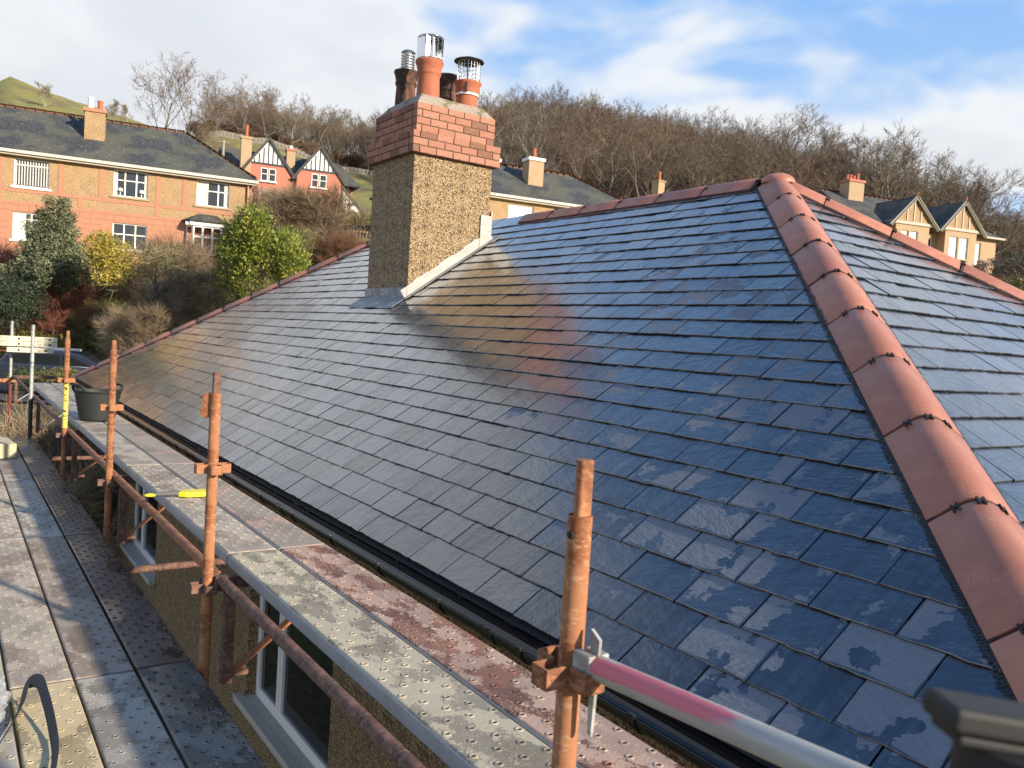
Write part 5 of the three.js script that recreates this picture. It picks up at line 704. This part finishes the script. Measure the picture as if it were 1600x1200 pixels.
// a leafless tree: returns wood (trunk and limbs) and twigs
function bareTree(seed, { h = 13, trunk = 0.22, clear = 0.3, spread = 0.75, limbs = 8, fine = 0.026, droop = 0.0, twig = 6, multi = 1, lean = 0.1 }) {
  const rg = mulberry(seed), P = [], N = [], P2 = [], N2 = [], rnd = (a) => (rg() - 0.5) * 2 * a;
  const grow = (p, d, L, r, lv) => {
    const n = lv === 0 ? 6 : lv === 1 ? 4 : 3, pts = [p.clone()], rs = [r]; let q = p.clone(), dir = d.clone();
    for (let i = 1; i <= n; i++) { dir.add(V(rnd(0.22), (lv === 0 ? 0.02 : 0.10) + rnd(0.12) - droop * lv * 0.05, rnd(0.22))).normalize(); q = q.clone().addScaledVector(dir, L / n); pts.push(q); rs.push(r * (1 - 0.72 * i / n)); }
    if (lv < 3) tubeInto(P, N, pts, rs, lv === 0 ? 7 : lv === 1 ? 4 : 3); else { const s = V(rnd(1), rnd(1), rnd(1)).cross(dir).normalize(); for (let i = 0; i < n; i++) sliver(P2, N2, pts[i], pts[i + 1].clone().addScaledVector(dir, 0.1), rs[i] * 0.9, s); }
    if (lv === 4) return;
    const kids = lv === 0 ? limbs : lv === 1 ? 6 : lv === 2 ? 5 : twig;
    for (let k = 0; k < kids; k++) {
      const t = lv === 0 ? lerp(clear, 1, (k + rg()) / kids) : lerp(0.25, 1, (k + rg()) / kids), f = t * n, i = Math.min(n - 1, Math.floor(f)), at0 = pts[i].clone().lerp(pts[i + 1], f - i), bd = pts[i + 1].clone().sub(pts[i]).normalize();
      const ax = V(rnd(1), rnd(1) * 0.5, rnd(1)).cross(bd).normalize(), ang = (lv === 0 ? lerp(1.15, 0.55, t) * spread * 1.3 : 0.55 + rg() * 0.45), nd = bd.clone().applyAxisAngle(ax, ang).normalize(), len = L * (lv === 0 ? lerp(0.62, 0.36, t) * spread * 1.25 : 0.52 + rg() * 0.14) * (1 - 0.25 * t * (lv ? 1 : 0));
      if (lv === 3) { const e = at0.clone().addScaledVector(nd.add(V(0, 0.15 - droop, 0)).normalize(), 0.35 + rg() * 0.55); sliver(P2, N2, at0, e, fine, V(rnd(1), rnd(1), rnd(1)).cross(nd).normalize()); continue; }
      grow(at0, nd, len, Math.max(rs[i] * (lv === 0 ? 0.55 : 0.5), fine * 0.9), lv + 1);
    }
  };
  for (let m = 0; m < multi; m++) grow(V(rnd(0.15) * (multi - 1), 0, rnd(0.15) * (multi - 1)), V(rnd(lean) * (multi > 1 ? 4 : 1), 1, rnd(lean) * (multi > 1 ? 4 : 1)).normalize(), h * (multi > 1 ? 0.6 : 0.8), trunk, 0);
  return { wood: geoOf(P, N), twigs: geoOf(P2, N2) };
}
// leafy mass: clumps of small leaves over ellipsoids [x, y, z, rx, ry, rz]
function leaves(seed, blobs, count, size, cols, { clump = 0.16, shell = 0.72, long = 1.6, perClump = 26, upward = 0 } = {}) {
  const rg = mulberry(seed), P = [], N = [], C = [], rnd = (a) => (rg() - 0.5) * 2 * a, vol = blobs.map((b) => (b[3] * b[4] * b[5]) ** 0.67), tot = vol.reduce((a, b) => a + b, 0);
  blobs.forEach((b, bi) => {
    const n = Math.round(count * vol[bi] / tot / perClump);
    for (let k = 0; k < n; k++) {
      const u = V(rnd(1), rnd(1), rnd(1)); while (u.lengthSq() > 1 || u.lengthSq() < 0.01) u.set(rnd(1), rnd(1), rnd(1)); u.normalize(); const rr = lerp(shell, 1.04, Math.sqrt(rg())), c = V(b[0] + u.x * b[3] * rr, b[1] + u.y * b[4] * rr, b[2] + u.z * b[5] * rr), tone = rg(), col = cols[Math.floor(rg() * cols.length)], cr = clump * (0.6 + 0.8 * rg());
      for (let i = 0; i < perClump; i++) {
        const p = c.clone().add(V(rnd(cr), rnd(cr) * 0.8 + rg() * upward, rnd(cr))), d = u.clone().multiplyScalar(0.8).add(V(rnd(1), rnd(1) + upward * 2, rnd(1))).normalize(), s = V(rnd(1), rnd(1), rnd(1)).cross(d).normalize(), n2 = s.clone().cross(d).normalize(), w = size * (0.6 + 0.7 * rg()), e = p.clone().addScaledVector(d, w * long), m = p.clone().addScaledVector(d, w * long * 0.45), k2 = (0.7 + 0.45 * tone) * (0.8 + 0.4 * rg());
        const A = m.clone().addScaledVector(s, w * 0.42), B = m.clone().addScaledVector(s, -w * 0.42).addScaledVector(n2, w * 0.12);
        for (const q of [p, A, e, p, e, B]) { P.push(q.x, q.y, q.z); N.push(n2.x, n2.y, n2.z); C.push(col[0] * k2, col[1] * k2, col[2] * k2); }
      }
    }
  });
  return geoOf(P, N, C);
}
const leafMat = new THREE.MeshPhysicalMaterial({ color: 0xffffff, vertexColors: true, roughness: 0.6, transmission: 0.25, thickness: 0, name: 'leaf' }), needleMat = new THREE.MeshStandardMaterial({ vertexColors: true, roughness: 0.8, name: 'needles' });
const bark = [plain(0.14, 0.108, 0.078, 0.9), plain(0.18, 0.15, 0.105, 0.9), plain(0.105, 0.084, 0.064, 0.9), plain(0.31, 0.28, 0.225, 0.9)], twigM = [plain(0.155, 0.112, 0.074, 0.9), plain(0.172, 0.110, 0.076, 0.9), plain(0.168, 0.136, 0.082, 0.9), plain(0.135, 0.104, 0.074, 0.9), plain(0.20, 0.165, 0.10, 0.9)];

/* the wood on the hill: ten kinds of bare tree, 300 of them single, the farther ones as one mass */
{
  const protos = [];
  for (let k = 0; k < 10; k++) {
    const tall = k % 3 === 0, g = bareTree(100 + k * 7, { h: tall ? 15 : 12.5, trunk: 0.2 + 0.05 * (k % 3), clear: tall ? 0.42 : 0.26, spread: tall ? 0.62 : 0.82 + 0.1 * (k % 2), limbs: tall ? 8 : 9, fine: 0.018 + 0.003 * (k % 3), twig: 8 });
    protos.push({ ...g, bm: bark[k % 4], tm: twigM[k % 5], kind: k });
  }
  const words = ['tall slim bare tree with grey-brown twigs', 'broad bare tree with reddish twigs', 'broad bare tree with olive twigs'], rg = mulberry(31), spots = [];
  const limits = (p) => p < 600 ? [133, 178] : p < 780 ? [lerp(133, 92, (p - 600) / 180), 185] : p < 1150 ? [80, 180] : p < 1320 ? [lerp(80, 84, 0.5), 140] : [86, 128];
  const clear = (p, d) => (p > 1240 && p < 1640 && d < 80) || (p > 300 && p < 600 && d < 131);
  let tries = 0; while (spots.length < 860 && tries++ < 60000) { const p = 318 + rg() * 1390, [a, b] = limits(p), d = a + (b - a) * Math.pow(rg(), 0.85); if (clear(p, d)) continue; const q = G(p, d); if (spots.some((s) => s.q.distanceToSquared(q) < 9)) continue; spots.push({ p, d, q, k: Math.floor(rg() * 10), s: (0.62 + rg() * 0.34) * (p < 560 ? 0.74 : p > 1500 ? 0.85 : p < 1150 ? 0.78 : 0.95), r: rg() * 6.28 }); }
  // the skyline trees seen singly at the right
  for (const [px, d, s, k] of [[1385, 92, 1.12, 1], [1335, 96, 1.0, 4], [1455, 90, 0.85, 7], [1505, 92, 0.95, 2], [1230, 104, 0.85, 0], [1130, 116, 0.85, 5], [1085, 122, 0.75, 8], [900, 165, 0.78, 4], [600, 140, 0.75, 3], [575, 128, 0.72, 6]]) spots.unshift({ p: px, d, q: G(px, d), k, s, r: px });
  spots.sort((a, b) => a.d / a.s - b.d / b.s);
  const kinds = [0, 1, 2, 0, 1, 2, 0, 1, 2, 0];
  spots.slice(0, 300).forEach((s) => {
    const p = protos[s.k], far = s.p < 620, o = thing('bare_tree', words[kinds[s.k]] + ' in the wood on the hill', 'tree', s.q.toArray(), s.r, ['tall slim trees of the hill wood', 'reddish broad trees of the hill wood', 'olive broad trees of the hill wood'][kinds[s.k]]); o.scale.setScalar(s.s); o.position.y -= 0.3;
    part(o, 'trunk', p.wood, kinds[s.k] === 0 ? bark[s.k % 2 ? 3 : 0] : p.bm); part(o, 'crown', p.twigs, [twigM[3], twigM[1], twigM[2]][kinds[s.k]]);
  });
  const rest = spots.slice(300), wood = new THREE.Group(); const dm = new THREE.Object3D();
  for (let k = 0; k < 10; k++) { const l = rest.filter((s) => s.k === k); if (!l.length) continue; for (const [g, m, nm] of [[protos[k].wood, protos[k].bm, 'far_wood_trunks'], [protos[k].twigs, protos[k].tm, 'far_wood_twigs']]) { const im = new THREE.InstancedMesh(g, m, l.length); l.forEach((s, i) => { dm.position.copy(s.q); dm.position.y -= 0.3; dm.rotation.set(0, s.r, 0); dm.scale.setScalar(s.s); dm.updateMatrix(); im.setMatrixAt(i, dm.matrix); }); im.name = numbered(nm); im.castShadow = im.receiveShadow = true; tag(im, nm === 'far_wood_trunks' ? 'trunks of the deeper trees of the hill wood, a mass' : 'brown twigs of the deeper trees of the hill wood, a mass', 'woodland', null, 'stuff'); scene.add(im); } }
  // undergrowth
  const ub = bareTree(901, { h: 3.2, trunk: 0.04, clear: 0.1, spread: 1.0, limbs: 7, fine: 0.02, twig: 4, multi: 3 }), im = new THREE.InstancedMesh(ub.twigs, twigM[1], 700); let n = 0; tries = 0; while (n < 700 && tries++ < 20000) { const p = 285 + rg() * 1400, [a, b] = limits(p), d = a - 6 + (b - a) * rg() * 0.8; if (clear(p, d)) continue; dm.position.copy(G(p, d)); dm.rotation.set(0, rg() * 6.28, 0); dm.scale.setScalar(0.4 + rg() * 0.6); dm.updateMatrix(); im.setMatrixAt(n++, dm.matrix); } im.count = n; im.name = 'undergrowth'; tag(im, 'bare brown undergrowth between the trees of the hill wood', 'undergrowth', null, 'stuff'); scene.add(im);
}
function shrubOf(name, label, category, pos, geoList, group) { const o = thing(name, label, category, pos, 0, group); for (const [n, g, m] of geoList) part(o, n, g, m); return o; }
{ // single trees
  const t1 = bareTree(1201, { h: 14.5, trunk: 0.16, clear: 0.12, spread: 0.85, limbs: 8, fine: 0.02, twig: 5, multi: 2 });
  let g = G(onH(262, 190), 78); shrubOf('bare_tree', 'lone bare spreading tree rising behind the terraced roof against the sky', 'tree', [g.x, g.y - 0.2, g.z], [['trunk', t1.wood, bark[0]], ['crown', t1.twigs, twigM[0]]]).scale.setScalar(1.15);
  for (const [px, d, s, lab] of [[75, 165, 0.9, 'small bare birch on the grassy hill above the terraced roof'], [178, 150, 0.7, 'low bare thicket by the chimney of the terraced house'], [203, 152, 0.6, 'low bare thicket on the grassy hill next to the lone tree']]) { const t = bareTree(1300 + px, { h: 8, trunk: 0.1, clear: 0.1, spread: 0.6, limbs: 7, fine: 0.018, twig: 4, multi: 2 }); g = G(onH(px, 180), d); shrubOf('bare_tree', lab, 'tree', [g.x, g.y - 0.2, g.z], [['trunk', t.wood, bark[3]], ['crown', t.twigs, twigM[4]]]).scale.setScalar(s); }
}
{ // the gardens
  const put = (px, py, d) => { const v = at(px, py, d); return [v.x, v.y, v.z]; };
  const dg = [[0.13, 0.15, 0.075], [0.175, 0.195, 0.10], [0.21, 0.22, 0.125]];
  // conifer: tiers of clumps
  const con = [], cg = mulberry(55); for (let k = 0; k < 13; k++) { const t = k / 12, R = 1.6 * (1 - t) ** 1.05 + 0.05, n = Math.max(1, Math.round(R * 6)); for (let q = 0; q < n; q++) { const a = (q + cg()) / n * 6.283, rr = R * (0.62 + 0.45 * cg()), z = 0.24 + 0.16 * cg(); con.push([Math.cos(a) * rr * 0.85, 0.2 + t * 3.3 + (cg() - 0.5) * 0.3, Math.sin(a) * rr * 0.85, z, z * 1.15, z]); } con.push([0, 0.2 + t * 3.2, 0, R * 0.55 + 0.08, 0.3, R * 0.55 + 0.08]); }
  const lumps = (seed, n, rx, ry, rz, r0, r1) => { const g = mulberry(seed), l = [[0, -0.1, 0, rx * 0.62, ry * 0.66, rz * 0.62]]; for (let k = 0; k < n; k++) { const a = g() * 6.283, e = (g() * 1.5 - 0.35), rr = 0.62 + 0.42 * g(), z = lerp(r0, r1, g()); l.push([Math.cos(a) * Math.cos(e) * rx * rr, Math.sin(e) * ry * rr, Math.sin(a) * Math.cos(e) * rz * rr, z, z * (1 + 0.5 * g()), z]); } return l; };
  { const p = put(84, 446, 30); shrubOf('conifer', 'grey-green bushy conifer in front of the terraced house', 'conifer', p, [['trunk', rod(V(0, -0.6, 0), V(0, 3, 0), 0.12, 0.03, 8), bark[2]], ['crown', leaves(11, con, 52000, 0.055, dg, { clump: 0.17, shell: 0.6, long: 2.0, perClump: 50, upward: 0.10 }), needleMat]]).scale.set(1, 0.80, 1); }
  { const p = put(178, 415, 28); shrubOf('yellow_shrub', 'golden yellow evergreen shrub below the terraced house window', 'shrub', p, [['stem', rod(V(0, -0.8, 0), V(0, 0.6, 0), 0.07, 0.03, 7), bark[1]], ['foliage', leaves(12, lumps(62, 14, 1.05, 0.8, 0.8, 0.18, 0.36), 9000, 0.05, [[0.42, 0.34, 0.05], [0.52, 0.42, 0.07], [0.34, 0.29, 0.04]], { clump: 0.16, upward: 0.05 }), leafMat]]); }
  { const p = put(405, 430, 25.2); shrubOf('laurel_bush', 'large bright green leafy bush beside the bay window', 'bush', p, [['stem', rod(V(0, -1.2, 0), V(0, 0.5, 0), 0.09, 0.04, 7), bark[1]], ['foliage', leaves(13, lumps(61, 26, 1.35, 1.55, 1.1, 0.22, 0.46), 28000, 0.048, [[0.20, 0.25, 0.03], [0.27, 0.31, 0.04], [0.38, 0.38, 0.06], [0.13, 0.18, 0.025]], { clump: 0.14, long: 2.4, upward: 0.3, shell: 0.65, perClump: 22 }), leafMat]]); }
  { const p = put(22, 478, 28.5); shrubOf('dark_bush', 'dark green evergreen bush at the edge of the lane', 'bush', p, [['stem', rod(V(0, -1, 0), V(0, 0.4, 0), 0.07, 0.04, 7), bark[2]], ['foliage', leaves(14, lumps(63, 16, 1.25, 0.95, 0.85, 0.22, 0.42), 11000, 0.045, [[0.035, 0.06, 0.022], [0.05, 0.08, 0.03], [0.025, 0.045, 0.02]], { clump: 0.15 }), leafMat]]); }
  { const p = put(545, 339, 46); shrubOf('clipped_hedge', 'clipped bright green hedge above the trellis fence', 'hedge', p, [['foliage', leaves(15, [[-0.7, 0, 0.4, 0.6, 0.24, 0.6], [0, 0, 0, 0.6, 0.24, 0.6], [0.2, 0, -0.6, 0.6, 0.24, 0.6], [0.3, 0, -1.4, 0.6, 0.24, 0.6], [-0.1, 0, 0.9, 0.5, 0.24, 0.5]], 9000, 0.05, [[0.15, 0.24, 0.03], [0.21, 0.31, 0.05]], { clump: 0.12 }), leafMat], ['stem', rod(V(0, -1, 0), V(0, 0, 0), 0.04, 0.02, 6), bark[1]]]); }
  // low green hedges along the lane
  [[105, 524, 30, 'low yellow-green hedge behind the blue car', [[0.16, 0.18, 0.03], [0.22, 0.22, 0.04]]], [152, 530, 30, 'low yellow-green hedge behind the bonnet of the car', [[0.15, 0.17, 0.03], [0.20, 0.20, 0.04]]], [20, 512, 30.5, 'low yellow-green hedge behind the cream guard boards', [[0.19, 0.20, 0.03], [0.13, 0.15, 0.03]]]].forEach(([px, py, d, lab, cols], i) => shrubOf('lane_hedge', lab, 'hedge', put(px, py + 18, d), [['foliage', leaves(20 + i, [[0, 0, 0.3, 0.75, 0.55, 0.8], [0, -0.1, -0.7, 0.75, 0.5, 0.8], [0.1, 0, 1.2, 0.7, 0.5, 0.7]], 7000, 0.045, cols, { clump: 0.13 }), leafMat], ['stem', rod(V(0, -0.6, 0), V(0, 0.2, 0), 0.04, 0.02, 6), bark[1]]], 'lane hedges'));
  [[46, 590, 22, 'clipped dark green bush between the galvanised uprights and the car', [[0.045, 0.075, 0.02], [0.07, 0.10, 0.03]]], [100, 593, 21.5, 'small yellowish leafy bush beside the yellow-painted upright', [[0.20, 0.17, 0.04], [0.14, 0.13, 0.03]]], [1590, 440, 52, 'dark conifer bush at the right beyond the hip', [[0.03, 0.045, 0.022], [0.045, 0.06, 0.03]]], [1560, 425, 56, 'pinkish winter shrub at the foot of the stone villa', [[0.24, 0.15, 0.13], [0.16, 0.10, 0.08]]], [1585, 455, 48, 'yellow-green grassy shrub at the right edge behind the hip', [[0.24, 0.21, 0.06], [0.17, 0.16, 0.04]]]].forEach(([px, py, d, lab, cols], i) => { const r = i < 2 ? [0.62, 0.20, 0.5] : i === 2 ? [1.5, 1.7, 1.4] : i === 4 ? [1.2, 0.7, 1.0] : [1.6, 0.8, 1.2]; shrubOf('garden_bush', lab, 'bush', put(px, py, d), [['foliage', leaves(40 + i, [[0, 0, 0, ...r], [r[0] * 0.6, -0.1, 0, r[0] * 0.7, r[1] * 0.8, r[2] * 0.8]], i < 2 ? 5000 : 8000, i < 2 ? 0.04 : 0.07, cols, { clump: i < 2 ? 0.11 : 0.22 }), leafMat], ['stem', rod(V(0, -r[1] * 1.6, 0), V(0, 0, 0), 0.05, 0.03, 6), bark[1]]]); });
  // bare brown and red shrubs: many-stemmed
  const sh = [0, 1, 2, 3].map((k) => bareTree(1500 + k, { h: 3.4, trunk: 0.03, clear: 0.06, spread: 0.95, limbs: 8, fine: 0.0075, twig: 7, multi: 5, lean: 0.14 }));
  const tone = { brown: plain(0.20, 0.145, 0.09, 0.9), red: plain(0.25, 0.095, 0.06, 0.9), pale: plain(0.33, 0.26, 0.165, 0.9), olive: plain(0.22, 0.195, 0.095, 0.9), rust: plain(0.17, 0.085, 0.045, 0.9) };
  const list = [[262, 512, 29, 0.62, 'brown', 'tangled bare brown shrub under the bay window'], [305, 505, 28.5, 0.72, 'pale', 'pale twiggy bare shrub against the roof edge'], [340, 490, 27.4, 0.85, 'brown', 'dense bare brown shrub in front of the green bush'], [392, 478, 25.6, 0.62, 'olive', 'olive twiggy shrub leaning on the green bush'], [285, 452, 31, 0.85, 'brown', 'bare brown shrub below the red stone wall'], [232, 458, 32.6, 0.6, 'brown', 'bare brown shrub next to the yellow shrub'], [58, 500, 29.5, 0.75, 'red', 'red-stemmed bare shrub beside the dark green bush'], [90, 486, 30, 0.7, 'red', 'red-stemmed bare shrub in front of the conifer'], [20, 450, 32, 0.75, 'red', 'reddish bare shrub at the corner of the red stone wall'], [120, 456, 32.6, 0.55, 'brown', 'low brown bramble in front of the garden wall'], [150, 516, 30, 0.55, 'olive', 'low olive bramble behind the lane hedge'], [200, 525, 27.6, 0.55, 'pale', 'low pale dead bramble under the apple tree'], [245, 530, 27, 0.6, 'brown', 'low brown bramble by the roof edge'], [100, 512, 30.4, 0.5, 'brown', 'low brown bramble behind the parked car'], [185, 458, 32.8, 0.5, 'brown', 'dead brown bramble above the garden wall'], [460, 390, 42, 1.2, 'brown', 'brown hedge of bare twigs below the brick villa'], [495, 385, 42, 1.2, 'brown', 'dense bare twigs beside the trellis fence'], [520, 404, 40, 0.6, 'rust', 'rusty bracken clump below the trellis fence'], [555, 402, 40, 0.6, 'rust', 'rusty bracken clump beside the dark chimney face'], [470, 415, 40, 0.8, 'olive', 'olive twiggy shrub above the roof edge'], [430, 345, 50, 0.9, 'pale', 'pale bare twigs under the villa bay window'], [1440, 425, 56, 0.6, 'pale', 'pale bare climber at the foot of the stone villa'], [1540, 462, 50, 0.7, 'red', 'reddish bare shrub at the right beyond the hip']];
  list.forEach(([px, py, d, s, c, lab], i) => { const g = sh[i % 4], o = shrubOf('bare_shrub', lab, 'shrub', put(px, py, d), [['stems', g.wood, tone[c]], ['twigs', g.twigs, tone[c]]]); o.scale.setScalar(s); o.rotation.y = i * 1.7; o.position.y -= 0.7; });
  [[-13.1, 0.5, 0.74, 'pale', 'pale dry bramble below the raised boards past the black tub'], [-14.1, 0.85, 0.8, 'brown', 'brown bramble below the ledger by the galvanised upright'], [-15.2, 0.6, 0.85, 'pale', 'pale dry bramble below the end of the scaffold']].forEach(([x, z, s, c, lab], i) => { const g = sh[(i + 1) % 4], o = shrubOf('bare_shrub', lab, 'shrub', [x, GROUND, z], [['stems', g.wood, tone[c]], ['twigs', g.twigs, tone[c]]]); o.scale.set(s, s * 0.95, s * 0.75); o.rotation.y = i * 2.1; });
  const ap = bareTree(1701, { h: 2.6, trunk: 0.13, clear: 0.42, spread: 1.15, limbs: 8, fine: 0.011, twig: 5, droop: 0.35 }); shrubOf('apple_tree', 'gnarled bare apple tree with short dark trunk', 'tree', put(216, 534, 27.4), [['trunk', ap.wood, bark[2]], ['crown', ap.twigs, tone.olive]]);
  // rough grass and dead stalks of the banks
  const sr = mulberry(6), P = [], N = [], C = []; for (let k = 0; k < 26000; k++) { const p = -60 + sr() * 640, d = 27.5 + sr() * 14, g = G(p, d), hh = 0.12 + sr() * 0.3, e = g.clone().add(V((sr() - 0.5) * 0.25, hh, (sr() - 0.5) * 0.25)), s = V(sr() - 0.5, 0, sr() - 0.5).normalize(); sliver(P, N, g, e, 0.014, s); const q = fbm(p * 0.03, d * 0.4, 3, 8), c = q > 0.5 ? [0.14, 0.14, 0.035] : [0.20, 0.14, 0.065], f = 0.7 + 0.6 * sr(); for (let i = 0; i < 3; i++) C.push(c[0] * f, c[1] * f, c[2] * f); } tag(part(scene, 'rough_grass', geoOf(P, N, C), needleMat), 'rough winter grass and dead stalks on the garden bank', 'grass', null, 'stuff');
}

renderer.render(scene, camera);
